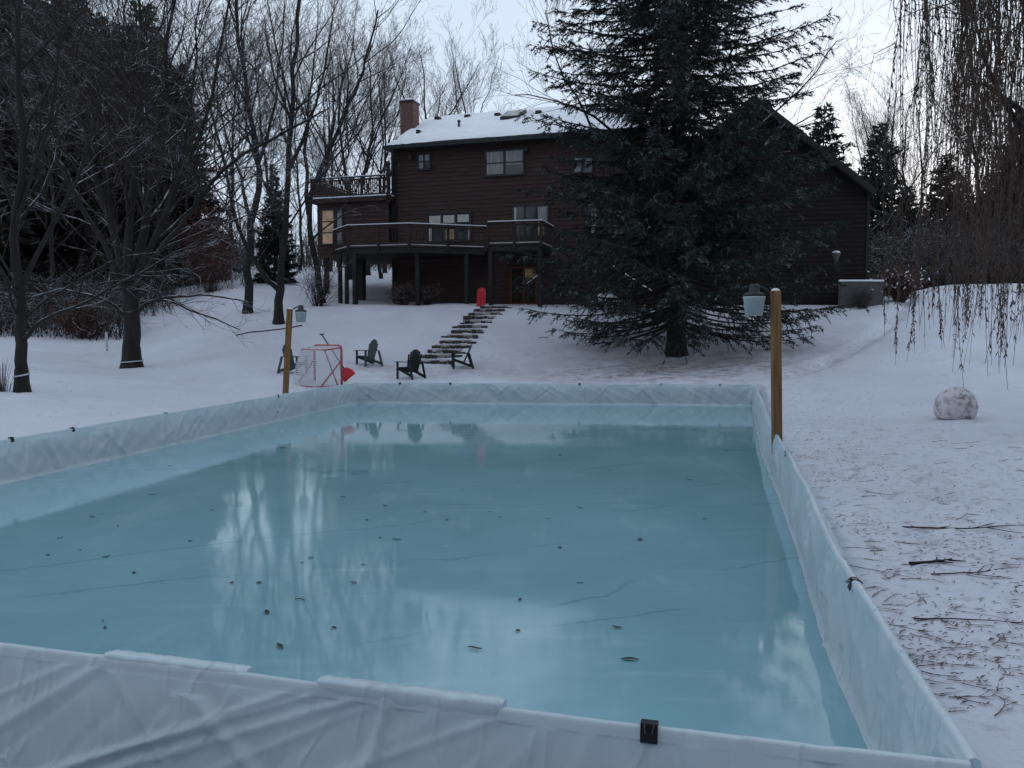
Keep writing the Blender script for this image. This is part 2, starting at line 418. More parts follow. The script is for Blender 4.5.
def ice_mat():
    m, nt, b = new_mat('rink_ice')
    big = noise_fac(nt, .35, 5, .35, .68, rough=.6)
    fr = noise_fac(nt, 1.1, 8, .55, .75, stretch=(1, .35, 1), rough=.7)
    c = mix(nt, big, (.190, .362, .405), (.252, .450, .500))
    c = mix(nt, math_(nt, 'MULTIPLY', fr, .26), c, (.52, .68, .73))
    sc_ = noise_fac(nt, 2.2, 8, .56, .70, stretch=(.25, 2.2, 1), rough=.72)
    c = mix(nt, math_(nt, 'MULTIPLY', sc_, .16), c, (.60, .74, .78))
    tc = N(nt, 'ShaderNodeTexCoord')
    dn = N(nt, 'ShaderNodeTexNoise'); dn.inputs['Scale'].default_value = .9; dn.inputs['Detail'].default_value = 5
    nt.links.new(tc.outputs['Object'], dn.inputs['Vector'])
    ad = N(nt, 'ShaderNodeMixRGB', blend_type='ADD'); ad.inputs[0].default_value = .35
    nt.links.new(tc.outputs['Object'], ad.inputs[1]); nt.links.new(dn.outputs['Color'], ad.inputs[2])
    m0 = N(nt, 'ShaderNodeMapping'); m0.inputs['Rotation'].default_value = (0, 0, R(-24)); nt.links.new(ad.outputs[0], m0.inputs['Vector'])
    mp = N(nt, 'ShaderNodeMapping'); mp.inputs['Scale'].default_value = (.10, .62, 1)
    nt.links.new(m0.outputs[0], mp.inputs['Vector'])
    vo = N(nt, 'ShaderNodeTexVoronoi', feature='DISTANCE_TO_EDGE'); vo.inputs['Scale'].default_value = 1.0
    nt.links.new(mp.outputs[0], vo.inputs['Vector'])
    ck = N(nt, 'ShaderNodeMapRange'); ck.inputs[1].default_value = .012; ck.inputs[2].default_value = .002
    nt.links.new(vo.outputs['Distance'], ck.inputs[0])
    cm = noise_fac(nt, .5, 2, .46, .56)
    ckf = math_(nt, 'MULTIPLY', math_(nt, 'MULTIPLY', ck.outputs[0], cm), .45, True)
    c = mix(nt, ckf, c, (.09, .22, .26))
    nt.links.new(c, b.inputs['Base Color'])
    rr = N(nt, 'ShaderNodeMapRange'); rr.inputs[3].default_value = .018; rr.inputs[4].default_value = .12
    nt.links.new(noise_fac(nt, .6, 6, .4, .7, stretch=(1, .5, 1)), rr.inputs[0]); nt.links.new(rr.outputs[0], b.inputs['Roughness'])
    b.inputs['IOR'].default_value = 1.44
    h1 = noise_fac(nt, 1.6, 4, 0, 1, stretch=(1, .5, 1)); h2 = noise_fac(nt, 14, 6, 0, 1)
    h3 = noise_fac(nt, 6, 6, 0, 1, stretch=(.3, 2.5, 1), rough=.7)
    h = math_(nt, 'ADD', h1, math_(nt, 'ADD', math_(nt, 'MULTIPLY', h2, .06), math_(nt, 'MULTIPLY', h3, .08)))
    bump(nt, b, h, .075, .022)
    return m
M['ice'] = ice_mat()

# ------------------------------------------------------------------ ground
def axis(core0, core1, step, lo, hi, g=1.13):
    a = list(np.arange(core0, core1+1e-6, step))
    s = step; x = core1
    while x < hi: s *= g; x += s; a.append(x)
    s = step; x = core0; pre = []
    while x > lo: s *= g; x -= s; pre.append(x)
    return np.array(pre[::-1]+a)
xs = axis(-17, 17, .11, -900, 900, 1.05); ys = axis(-2, 34, .11, -60, 1150, 1.05)
XX, YY = np.meshgrid(xs, ys, indexing='xy')
ZZ = G(XX, YY)
# trodden track from the rink corner up to the garage
trk = [at_d(785, 378, 23), at_d(830, 360, 25.5), at_d(868, 344, 28.5), at_d(895, 326, 32), at_d(912, 305, 37)]
def seg_dist(X, Y, a, b):
    ab = np.array([b.x-a.x, b.y-a.y]); L2 = (ab**2).sum()
    t = np.clip(((X-a.x)*ab[0]+(Y-a.y)*ab[1])/L2, 0, 1)
    return np.hypot(X-a.x-t*ab[0], Y-a.y-t*ab[1])
dmin = np.full(XX.shape, 99.)
for a, b in zip(trk[:-1], trk[1:]): dmin = np.minimum(dmin, seg_dist(XX, YY, a, b))
ZZ -= .20*np.exp(-(dmin/.26)**2)*(.3+1.4*(vnoise(XX*2.2, YY*2.2)+.5))
# footprints: trails of single prints, and trampled spots
def prints(px_, py_, hx, hy, dep):
    m = (np.abs(XX-px_) < .7) & (np.abs(YY-py_) < .7)
    if not m.any(): return
    u = (XX[m]-px_)*hx+(YY[m]-py_)*hy; v = -(XX[m]-px_)*hy+(YY[m]-py_)*hx
    q = (u/.17)**2+(v/.085)**2
    ZZ[m] -= dep*np.exp(-q**1.5); ZZ[m] += dep*.28*np.exp(-((q-2.6)/1.1)**2)
trails = [((-12, 15), (-5.5, 23.2)), ((-5.3, 24), (-3.5, 28)), ((-3.8, 24.5), (-.8, 27.2)), ((-.5, 24), (-3, 29.5)), ((6.9, 20.5), (3.2, 6)), ((8.5, 22), (4.6, 9)), ((7.2, 21.5), (-3, 24.2)), ((12.5, 26), (7.5, 10)),
          ((5.0, 8), (9.5, 18)), ((-14, 20), (-8, 33)), ((-10.5, 17), (-15, 26)), ((6.5, 14), (11, 16)), ((10.8, 15.5), (13, 24)), ((-6.5, 23.5), (-9.5, 31)), ((3.0, 5), (6.2, 12)), ((7.5, 23.5), (4.2, 27.5))]
for (x0, y0), (x1, y1) in trails:
    L = math.hypot(x1-x0, y1-y0); hx, hy = (x1-x0)/L, (y1-y0)/L; n = int(L/.42); ph = random.uniform(0, 6)
    for k in range(n):
        t = k/n; sd_o = (.12 if k % 2 else -.12)+.35*math.sin(ph+t*5)
        prints(x0+(x1-x0)*t-hy*sd_o+random.gauss(0, .04), y0+(y1-y0)*t+hx*sd_o+random.gauss(0, .05), hx, hy, random.uniform(.05, .085))
for k in range(240):
    cx_, cy_ = random.choice(((-3, 26.8), (-5.6, 23.8), (7.4, 21.5), (5.5, 12), (4.4, 8.5), (-1.5, 29))); a = random.uniform(0, 6.28)
    prints(cx_+random.gauss(0, 1.5), cy_+random.gauss(0, 1.6), math.cos(a), math.sin(a), random.uniform(.03, .07))
cen = np.mean(np.array([FL, FR, NR, NL]), axis=0)
big = [cen+(p-cen)*(1+.02/1) for p in RINK]
ins = in_poly(XX, YY, RINK)
for a, b in zip(RINK, RINK[1:]+RINK[:1]):
    ins |= seg_dist(XX, YY, Vector((*a, 0)), Vector((*b, 0))) < .21
ZZ[ins] = np.minimum(ZZ[ins], -.12)
V = np.stack([XX, YY, ZZ], -1).reshape(-1, 3)
nx, ny = len(xs), len(ys)
idx = np.arange(nx*ny).reshape(ny, nx)
Q = np.stack([idx[:-1, :-1], idx[:-1, 1:], idx[1:, 1:], idx[1:, :-1]], -1).reshape(-1, 4)
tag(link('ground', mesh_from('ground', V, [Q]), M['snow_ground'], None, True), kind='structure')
# ice sheet: real surface inside the liner
mb = MB(); mb.poly([(p[0], p[1], 0.0) for p in RINK])
tag(mb.build('ice', M['ice']), kind='structure')

# ------------------------------------------------------------------ rink liner
rink = thing('rink_liner', 'white plastic sheet liner folded over the boards round the frozen backyard rink', 'rink liner', (cen[0], cen[1], 0))
rloc = Vector((cen[0], cen[1], 0))
def resample(pts, step):
    pts = [np.array(p) for p in pts]; out = []; S = 0; ss = []
    for a, b in zip(pts[:-1], pts[1:]):
        L = np.linalg.norm(b-a); n = max(1, int(L/step))
        for i in range(n): out.append(a+(b-a)*i/n); ss.append(S+L*i/n)
        S += L
    out.append(pts[-1]); ss.append(S)
    return np.array(out), np.array(ss)
def liner_side(pts, seed, outer=True, step=.04, amp=1.0, sag=.015, flare=.5, folds=(), dens=3.0):
    if flare < .9: flare = 1.3
    P, S = resample(pts, step)
    rf = random.Random(int(seed*100)); folds = list(folds)
    for _ in range(int(S[-1]*dens)):      # long straight creases where the sheet is pulled
        folds.append((rf.uniform(0, S[-1]), rf.choice((-1, 1))*rf.uniform(.0, 2.2)*rf.random(), rf.uniform(.010, .032)*rf.choice((1, 1, -.6)), rf.uniform(.018, .05), rf.uniform(-.3, .5), rf.uniform(.7, 1.3)))
    FA = np.array(folds)
    for _ in range(6): P[1:-1] = .25*P[:-2]+.5*P[1:-1]+.25*P[2:]
    T = np.gradient(P, axis=0); T /= np.linalg.norm(T, axis=1, keepdims=True)
    nin = np.stack([-T[:, 1], T[:, 0]], -1)
    if ((cen-P[len(P)//2])*nin[len(P)//2]).sum() < 0: nin = -nin
    rows = []
    prof = [(.10, -.06), (.06, -.01), (.035, .03)]+[(.03*(1-i/26.), .03+(HT-.05)*i/26.) for i in range(1, 27)]
    prof += [(-.002, HT-.006), (-.010, HT), (-.024, HT+.002), (-.036, HT-.004), (-.041, HT-.022)]
    if outer: no = 100 if seed == 12.4 else 20; prof += [(-.045-.18*i/no-(flare-.9)*.3*(i/no)**2, HT-.03-(HT-.10)*i/no) for i in range(1, no+1)]
    for j, (o, z) in enumerate(prof):
        off = np.zeros(len(P)); dz = np.zeros(len(P))
        zr = min(max(z/HT, 0), 1)
        for i, s in enumerate(S):
            mid = math.sin(math.pi*zr)
            f1 = mnoise.noise((s*1.3+seed, z*.8, seed)); f2 = mnoise.noise((s*4.5+z*3.0*f1+seed*2, z*1.2, 3.1)); f3 = mnoise.noise((s*.7-z*2.2, z*1.5-s*.35, seed+9))
            w = abs(mnoise.noise((s*2.6+z*4.2+seed, s*.4-z*.8, 5.5)))      # diagonal creases
            w2 = abs(mnoise.noise((s*3.4-z*3.4+seed*3, s*.5+z*.6, 9.5))); w3 = abs(mnoise.noise((s*7.0+z*1.5+seed, z*.6, 2.5)))
            zz_ = np.array(HT-z); fd = float((FA[:, 2]*np.exp(-((s-FA[:, 0]-FA[:, 1]*zz_)/FA[:, 3])**2)*((zr > FA[:, 4]) & (zr < FA[:, 5]))).sum())
            off[i] = (fd if o > -.03 else -fd)*(1.0 if z < HT-.03 else .25) + .55*amp*((.3+.7*mid)*(.055*f1+.022*f2)+.045*mid*f3+.05*(.4+.6*mid)*(max(0, .35-w)*1.5+max(0, .22-w2)*1.6+max(0, .2-w3)*1.0))
            if j >= 3: dz[i] = amp*sag*(mnoise.noise((s*.8, seed, 1.0))+.5*mnoise.noise((s*3.1, seed, 2.0)))*zr*1.2+.006*fd/.02*zr*(z > HT-.05)
        if j < 3: off = off*(.5+.15*j)
        if z > HT-.04 and o > -.05: off *= .28
        rows.append(np.concatenate([P+nin*(o+off)[:, None], (z+dz)[:, None]], 1))
    Vv = np.array(rows); m, n = Vv.shape[:2]
    Vv = Vv.reshape(-1, 3)-np.array(rloc)
    ix = np.arange(m*n).reshape(m, n)
    return Vv, np.stack([ix[:-1, :-1], ix[:-1, 1:], ix[1:, 1:], ix[1:, :-1]], -1).reshape(-1, 4), (P, S, nin)
NF = []
for px_, k_, a_, w_ in ((118, -1.6, .020, .035), (96, -2.2, .012, .03), (318, -2.6, .026, .04), (345, -3.0, .018, .03), (384, -2.9, .022, .045), (402, -2.2, .014, .03), (455, -1.4, .016, .05), (520, -2.4, .016, .035), (565, -1.0, .012, .03), (600, -.4, .014, .03), (625, .2, .012, .025), (690, .5, .016, .03), (740, .3, .012, .03), (205, .1, .006, .02), (42, .0, .006, .015)):
    p_ = tz(px_, 642+.123*px_); NF.append((float(np.linalg.norm(p_-NL)), k_, a_*.6, w_*1.1, -.5, .97))
Vs, Qs, b0 = [], [], 0
sides = {}
for nm, pts, kw in (('left', [FL, L0, NL], dict(seed=1.7)), ('far', [FL, (FL+FR)/2, FR], dict(seed=4.2, amp=1.1)),
                    ('right', R_PTS, dict(seed=8.8, amp=1.0, sag=.03)), ('near', [NL, N0, N1, NR], dict(seed=12.4, step=.02, amp=.7, sag=.012, flare=1.01, dens=1.2, folds=NF))):
    v, q, info = liner_side(pts, **kw); sides[nm] = info
    Vs.append(v); Qs.append(q+b0); b0 += len(v)
link('sheet', mesh_from('sheet', np.concatenate(Vs), [np.concatenate(Qs)]), M['liner'], rink, True)
# boards beneath, one per side
def board(a, b, inset=.03):
    a = Vector((a[0], a[1], .22)); b = Vector((b[0], b[1], .22)); d = (b-a).normalized(); n = Vector((d.y, -d.x, 0))
    if (Vector((cen[0], cen[1], .22))-a).dot(n) > 0: n = -n
    mb = MB(); mb.beam(a+n*inset+d*.1-rloc, b+n*inset-d*.1-rloc, .02, .36); return mb.build('board', M['deck_wood'], rink)
board(FL, FR); board(FL, NL); board(NL, NR)
# edge caps on the near side (thick folded strips seen on the front edge)
def cap(pxa, pya, pxb, pyb, seed):
    a = at_z(pxa, pya+2, HT); b = at_z(pxb, pyb+2, HT); n = 40
    d = (b-a).normalized(); o = Vector((d.y, -d.x, 0))
    if o.y > 0: o = -o
    rows = []
    for k, (oo, zz) in enumerate(((.010, -.05), (.014, -.02), (.013, .008), (.004, .016), (-.022, .019), (-.046, .017), (-.056, .008), (-.059, -.012), (-.060, -.034), (-.056, -.05))):
        rw = []
        for i in range(n+1):
            t = i/n; p = a.lerp(b, t); w = mnoise.noise((t*9+seed, k*.25, seed))
            edge = 1-.25*max(0, 1-min(t, 1-t)*40)
            rw.append(p+o*(-oo*edge+.006*w)+Vector((0, 0, zz*edge+.005*w+.003*mnoise.noise((t*30, seed, k*.5)))))
        rows.append(rw)
    mb = MB()
    for r_ in rows: mb._add([p-rloc for p in r_])
    for j in range(len(rows)-1):
        for i in range(n):
            k = j*(n+1)+i; mb.q.append([k, k+1, k+n+2, k+n+1])
    return mb.build('edge_cap', M['liner'], rink, True)
cap(112, 651, 252, 668, 1.0); cap(322, 677, 506, 700, 5.0)

# clips gripping the edge
clip_me = None
def clip(px, py, side, label, sc=1.0):
    global clip_me
    p = at_z(px, py, HT)
    P, S, nin = sides[side]; i = int(np.argmin(np.hypot(P[:, 0]-p.x, P[:, 1]-p.y)))
    t = P[min(i+1, len(P)-1)]-P[max(i-1, 0)]; rz = math.atan2(t[1], t[0])
    th = thing('binder_clip', label, 'clip', (P[i, 0]-nin[i, 0]*.022, P[i, 1]-nin[i, 1]*.022, HT-.012), rz, 'black clips gripping the liner edge')
    th.scale = (.8, .8, .8)
    if clip_me is None:
        m1 = MB()
        for s in (-1, 1): m1.beam((0, s*.036, -.05), (0, s*.016, .03), .075, .008, (0, 1, .2))
        m1.box((-.0375, -.018, .022), (.0375, .018, .030))
        o1 = m1.build('jaw', M['black_clip'], th, bevel=.003)
        m2 = MB(); m2.tube([(-.02, -.02, .026), (-.014, -.052, -.002), (.014, -.052, -.002), (.02, -.02, .026)], .0035, 5)
        o2 = m2.build('handle', M['black_clip'], th)
        m3 = MB(); m3.tube([(-.02, .02, .026), (-.014, .052, -.002), (.014, .052, -.002), (.02, .02, .026)], .0035, 5)
        o3 = m3.build('handle', M['black_clip'], th)
        clip_me = (o1.data, o2.data, o3.data)
    else:
        link('jaw', clip_me[0], None, th); link('handle', clip_me[1], None, th); link('handle', clip_me[2], None, th)
    return th
for i, (px, py, sd, lb) in enumerate([
    (14, 438, 'left', 'black clip on the left liner edge, the nearest one at the photo border'),
    (72, 428, 'left', 'black clip on the left liner edge, second along from the photo border'),
    (160, 413, 'left', 'black clip on the left liner edge, midway, third from the photo border'),
    (271, 395, 'left', 'black clip on the left liner edge just before the left wooden post'),
    (399, 383, 'far', 'black clip on the far liner edge below the dark lounging chair'),
    (451, 383, 'far', 'black clip on the far liner edge below the side-on chair by the steps'),
    (580, 383, 'far', 'black clip on the far liner edge, midway between the corner and the spruce trunk'),
    (660, 384, 'far', 'black clip on the far liner edge just below the spruce trunk'),
    (719, 384, 'far', 'black clip on the far liner edge, last before the right-hand corner'),
    (786, 452, 'right', 'black clip on the right liner edge just past the foot of the right post'),
    (850, 581, 'right', 'black clip on the right liner edge beside the twig-strewn snow'),
    (649, 727, 'near', 'black clip on the near liner edge at the bottom of the picture')]):
    clip(px, py, sd, lb)

# ------------------------------------------------------------------ light posts
def light_post(px, ybase, ytop, w, zb, side, lean, lab1, lab2, d=None):
    b = at_z(px, ybase, zb); top = at_d(px+lean, ytop, b.y+.02)
    g = gz(b.x, b.y)-.1
    th = thing('wooden_post', lab1, 'post', (b.x, b.y, g))
    mb = MB(); mb.beam((0, 0, 0), (top.x-b.x, 0, top.z-g), w, w, (0, 1, 0))
    mb.build('post', M['post_wood'], th, bevel=.006)
    mb = MB(); mb.lathe((top.x-b.x, 0, top.z-g), [(w*.52, 0), (w*.48, .02), (w*.2, .035)], 8)
    mb.build('snow_cap', M['snow'], th)
    return th, top
p1, t1 = light_post(778, 434, 291, .115, HT, -1, -3, 'tall tan wooden post outside the right rink edge with a lamp bucket beside its top', '')
p2, t2 = light_post(285, 388, 309, .125, HT, 1, 5, 'tan wooden post outside the left rink edge near the hockey goal', '')
def bucket_lamp(px, py, Y, postx, label):
    c = at_d(px, py, Y)
    th = thing('bucket_lamp', label, 'lamp', (c.x, c.y, c.z), 0, 'bucket lamps fixed to the two rink posts')
    mb = MB(); mb.lathe((0, 0, 0), [(.105, -.13), (.112, -.128), (.14, .10), (.146, .105), (.146, .125), (.135, .125)], 24)
    mb.build('shade', M['white_plastic'], th, True)
    mb = MB(); mb.lathe((0, 0, .127), [(.14, 0), (.142, .02), (.125, .045), (.07, .06), (.065, .15), (.05, .165)], 20)
    mb.build('housing', M['dark_plastic'], th, True)
    mb = MB(); s = 1 if postx > c.x else -1
    mb.tube([(0, 0, .22), (s*.1, .02, .25), (postx-c.x-s*.06, .03, .20)], .016, 8)
    mb.build('arm', M['dark_plastic'], th, True)
    return th
bucket_lamp(754, 306, t1.y+.05, t1.x, 'white bucket lamp with dark cap beside the right wooden post')
bucket_lamp(301, 317, t2.y+.05, t2.x, 'white bucket lamp with dark cap beside the left wooden post')

# ------------------------------------------------------------------ adirondack chairs
def chair(name, label, loc, rz, mat, recline=18):
    th = thing(name, label, 'chair', loc, rz, 'lawn chairs round the patio')
    W = .58; th.scale = (.9, .74, .95)
    mb = MB()                                                     # seat slats, front is -y, sloping back
    for i in range(7):
        t = i/6; y = -.42+.50*t; z = .37-.13*t
        mb.box((-W/2, y-.035, z-.011), (W/2, y+.035, z+.011))
    for s in (-1, 1): mb.beam((s*.25, -.45, .34), (s*.25, .45, .09), .03, .09)
    mb.build('seat', mat, th)
    mb = MB(); a = R(recline)
    for i in range(7):
        k = i-3; L = .78-.018*k*k
        x0 = k*.072; x1 = k*.092
        mb.beam((x0, .08, .22), (x1, .08+math.sin(a)*L, .22+math.cos(a)*L), .074, .018, (0, 1, 0))
    mb.beam((-.29, .08+math.sin(a)*.38+.025, .22+math.cos(a)*.38), (.29, .08+math.sin(a)*.38+.025, .22+math.cos(a)*.38), .05, .03)
    mb.build('backrest', mat, th)
    for s in (-1, 1):
        mb = MB(); poly = [(s*.25, -.50), (s*.38, -.52), (s*.41, -.40), (s*.37, .28), (s*.29, .28)]
        mb.prism(poly, .545, .568); mb.build('armrest', mat, th)
        mb = MB(); mb.beam((s*.31, -.41, 0), (s*.31, -.41, .545), .035, .10, (0, 1, 0)); mb.build('leg', mat, th)
        mb = MB(); mb.beam((s*.29, .30, .56), (s*.29, .50, .0), .035, .09, (0, 1, 0)); mb.build('leg', mat, th)
    return th
def chair_at(name, label, px, Y, rz, mat, **k):
    g = on_ground(px, Y, -.02); return chair(name, label, g, rz, mat, **k)
chair_at('lawn_chair', 'grey green slatted chair on the snow between the goal and the stone steps, facing left', 369, 28.0, R(-48), M['chair_green'])
chair_at('lawn_chair', 'near-black slatted chair nearest the far rink edge, seen from behind', 411, 25.2, R(-132), M['chair_dark'])
chair_at('lawn_chair', 'dark slatted chair seen side-on at the foot of the stone steps', 462, 28.0, R(-82), M['chair_dark'], recline=30)
chair_at('lawn_chair', 'grey slatted chair partly hidden behind the left post and the hockey goal', 293, 25.2, R(75), M['chair_green'])

# ------------------------------------------------------------------ hockey goal
gp = on_ground(328, 23.4, -.02)
goal = thing('hockey_goal', 'red framed hockey goal with white netting beside the left corner of the rink', 'goal', gp, R(134))
W, Hh, D = 1.45, 1.15, .7
mb = MB(); ar = .10
pts = [(-W/2, 0, 0), (-W/2, 0, Hh-ar), (-W/2+.03, 0, Hh-.03), (-W/2+ar, 0, Hh), (W/2-ar, 0, Hh), (W/2-.03, 0, Hh-.03), (W/2, 0, Hh-ar), (W/2, 0, 0)]
mb.tube(pts, .036, 10); mb.build('front_frame', M['pink_red'], goal, True)
mb = MB(); mb.tube([(-W/2, 0, .03), (-W/2+.05, D*.8, .03), (-W/2+.25, D+.15, .03), (W/2-.25, D+.15, .03), (W/2-.05, D*.8, .03), (W/2, 0, .03)], .014, 8)
mb.build('base_frame', M['pink_red'], goal, True)
mb = MB(); mb.tube([(-W/2, .02, Hh-.06), (-W/2+.15, .5, Hh-.12), (W/2-.15, .5, Hh-.12), (W/2, .02, Hh-.06)], .022, 8)
mb.tube([(-W/2, .0, .75), (-W/2+.08, D*.85, .05)], .020, 8); mb.tube([(-W/2+.14, .45, Hh-.12), (-W/2+.02, .12, .05)], .020, 8)
mb.tube([(W/2, .0, .75), (W/2-.08, D*.85, .05)], .020, 8)
mb.build('brace', M['pink_red'], goal, True)
tb = Tubes()
def net_pt(a, t):          # a 0..1 around the back, t 0 (top)..1 (bottom)
    path_t = [(-W/2, .02), (-W/2+.15, .5), (W/2-.15, .5), (W/2, .02)]; path_b = [(-W/2, .0), (-W/2+.15, D+.1), (W/2-.15, D+.1), (W/2, .0)]
    s = a*3; i = min(int(s), 2); f = s-i
    pa = [path_t[i][k]*(1-f)+path_t[i+1][k]*f for k in (0, 1)]; pb = [path_b[i][k]*(1-f)+path_b[i+1][k]*f for k in (0, 1)]
    return (pa[0]*(1-t)+pb[0]*t, pa[1]*(1-t)+pb[1]*t+.05*math.sin(math.pi*t), (Hh-.08)*(1-t)+.03*t)
for i in range(49): tb.add([net_pt(i/48, t) for t in np.linspace(0, 1, 6)], [.006]*6)
for j in range(20): tb.add([net_pt(a, j/19) for a in np.linspace(0, 1, 22)], [.006]*22)
for i in range(1, 25):                                          # roof of the net
    x = -W/2+W*i/25; tb.add([(x, 0, Hh), (x*.8, .25, Hh-.08), (x*.8, .5, Hh-.12)], [.006]*3)
tb.build('net', M['net'], goal, 4)
# snow shovel leaning at the goal
sa = at_d(322, 335, 24.1); sb_ = at_d(345, 370, 23.2)
th = thing('snow_shovel', 'snow shovel with red blade and dark shaft leaning on the hockey goal', 'shovel', sb_)
mb = MB(); mb.tube([(0, 0, 0), tuple(sa-sb_)], .02, 8); mb.build('shaft', M['dark_plastic'], th, True)
mb = MB(); mb.tube([tuple(sa-sb_+Vector((-.07, 0, .02))), tuple(sa-sb_+Vector((.07, 0, .03)))], .018, 8); mb.build('grip', M['dark_plastic'], th, True)
mb = MB(); dv = (sb_-sa).normalized(); sd = dv.cross(Vector((0, 1, 0))).normalized()
rows = []
for t in np.linspace(0, 1, 6):
    c = dv*(-.06+.40*t)+Vector((0, -.05*math.sin(math.pi*t*.8), 0)); w = .07+.13*min(1, t*1.8)
    rows.append([c+sd*w*u+Vector((0, -.03*(1-u*u), 0)) for u in np.linspace(-1, 1, 7)])
for r_ in rows: mb._add(r_)
for i in range(5):
    for j in range(6): mb.q.append([i*7+j, i*7+j+1, (i+1)*7+j+1, (i+1)*7+j])
o = mb.build('blade', M['red_plastic'], th, True); md = o.modifiers.new('thick', 'SOLIDIFY'); md.thickness = .008

# ------------------------------------------------------------------ stone steps up the bank
s0 = on_ground(430, 28.8); s1 = on_ground(493, 36.6)
st = thing('stone_steps', 'snow dusted rustic stone steps climbing the bank from the chairs to the house', 'steps', s0)
ns = 13
for i in range(ns):
    t = i/(ns-1); x = s0.x+(s1.x-s0.x)*t; y = s0.y+(s1.y-s0.y)*t
    z = gz(x, y); tdir = Vector((s1.x-s0.x, s1.y-s0.y, 0)).normalized(); w = 1.28
    mb = MB(); rr = random.Random(50+i); u = -w/2+rr.uniform(-.12, .08)
    while u < w/2:
        L = rr.uniform(.16, .38); hgt = rr.uniform(.10, .16)
        ax = Vector((1, .12*math.sin(i), 0)).normalized()
        c = Vector((x, y, z))-s0+ax*(u+L/2)+Vector((0, rr.uniform(-.04, .04), 0))
        if rr.random() < .2: hgt *= .45
        n0 = len(mb.v); dd = rr.uniform(.11, .17)
        mb.beam(c-ax*(L/2-.012)+Vector((0, 0, hgt/2-.05)), c+ax*(L/2-.012)+Vector((0, 0, hgt/2-.05+rr.uniform(-.02, .02))), dd*2, hgt)
        u += L
    c = Vector((x, y, z+.04))-s0+tdir*.32; mt_ = MB(); mt_.beam(c-Vector((.60, 0, -.03)), c+Vector((.60, 0, .03)), .62, .10); mt_.build('tread', M['tread'], st, bevel=.03)
    o = mb.build('step', M['stone'], st, bevel=.02)

# ------------------------------------------------------------------ wire ball heaped with snow
bp = on_ground(955.5, 15.4, -.03)
th = thing('snow_globe_ball', 'round wire ball packed with snow standing alone on the right-hand slope', 'garden ball', bp)
me = bpy.data.meshes.new('snow_fill'); bm = bmesh.new(); bmesh.ops.create_icosphere(bm, subdivisions=5, radius=.36)
for v in bm.verts:
    n = mnoise.noise(v.co*5)*.05+mnoise.noise(v.co*13)*.025
    v.co *= 1.04+n*1.2
    if v.co.z < -.22: v.co.z = -.22-(v.co.z+.22)*.1
    v.co.z += .25
bm.to_mesh(me); bm.free()
bm_ = simple('dirty_snow', (.66, .62, .64), (.12, .085, .075), .85, 9, 8, bmp=.8)
nt = bm_.node_tree
mr = [n for n in nt.nodes if n.type == 'MAP_RANGE'][0]; mr.inputs[1].default_value = .46; mr.inputs[2].default_value = .74
link('snow_fill', me, bm_, th, True)
mb = MB()
for i in range(9):
    a = math.pi*i/9
    mb.tube([(.352*math.cos(t)*math.cos(a), .352*math.cos(t)*math.sin(a), max(.02, .25+.352*math.sin(t))) for t in np.linspace(0, 2*math.pi, 33)], .006, 5, False)
for zz in (-.15, 0, .15):
    r_ = math.sqrt(.352**2-zz*zz); mb.tube([(r_*math.cos(t), r_*math.sin(t), .25+zz) for t in np.linspace(0, 2*math.pi, 33)], .006, 5, False)
mb.build('wire_frame', M['twig_grey'], th, True)

# ------------------------------------------------------------------ litter on ice and snow
def leaf_mesh(L, Wd, seed):
    rr = random.Random(seed); n = 7; vs = []; q = []
    for i in range(n):
        t = i/(n-1); w = Wd*math.sin(math.pi*min(1, t*1.02+.02))**.8; c = rr.uniform(-.1, .1)*Wd
        z = .004+.012*math.sin(t*3+seed)**2*L*4
        vs += [(-L/2+L*t, c-w, z+.006), (-L/2+L*t, c, z), (-L/2+L*t, c+w, z+.006)]
    for i in range(n-1):
        for j in (0, 1): q.append((i*3+j, i*3+j+1, i*3+j+4, i*3+j+3))
    me = bpy.data.meshes.new('leaf'); me.from_pydata(vs, [], q); me.materials.append(M['leaf']); return me
leaf_mes = [leaf_mesh(.10, .013, 1), leaf_mesh(.075, .017, 2), leaf_mesh(.12, .012, 3), leaf_mesh(.06, .02, 4)]
leafpx = [(106,557),(134,573),(92,517),(190,541),(105,628),(103,621),(283,448),(273,465),(311,558),(302,563),(280,647),(334,628),(267,613),(232,583),(80,550),(48,555),(60,538),(259,583),(354,583),(367,520),(397,540),(380,538),(425,512),(447,520),(490,512),(500,517),(548,519),(560,548),(580,508),(617,628),(630,660),(518,631),(475,649),(520,600),(580,583),(640,540),(705,519),(385,506),(152,495),(212,510),(170,466),(118,526),(300,600),(363,565),(462,490),(610,470),(690,480),(560,455),(430,470),(343,497)]
for i, (px, py) in enumerate(leafpx):
    p = at_z(px, py, .003)
    o = bpy.data.objects.new('fallen_leaf', leaf_mes[i % 4]); COL.objects.link(o); o.location = p
    o.rotation_euler = (0, 0, random.uniform(-1.2, 1.2)); s = random.uniform(.35, .95); o.scale = (s, s*random.uniform(.7, 1.8), s)
    tag(o, 'small dark fallen leaf frozen on the rink ice', 'leaf', 'leaves scattered on the ice')
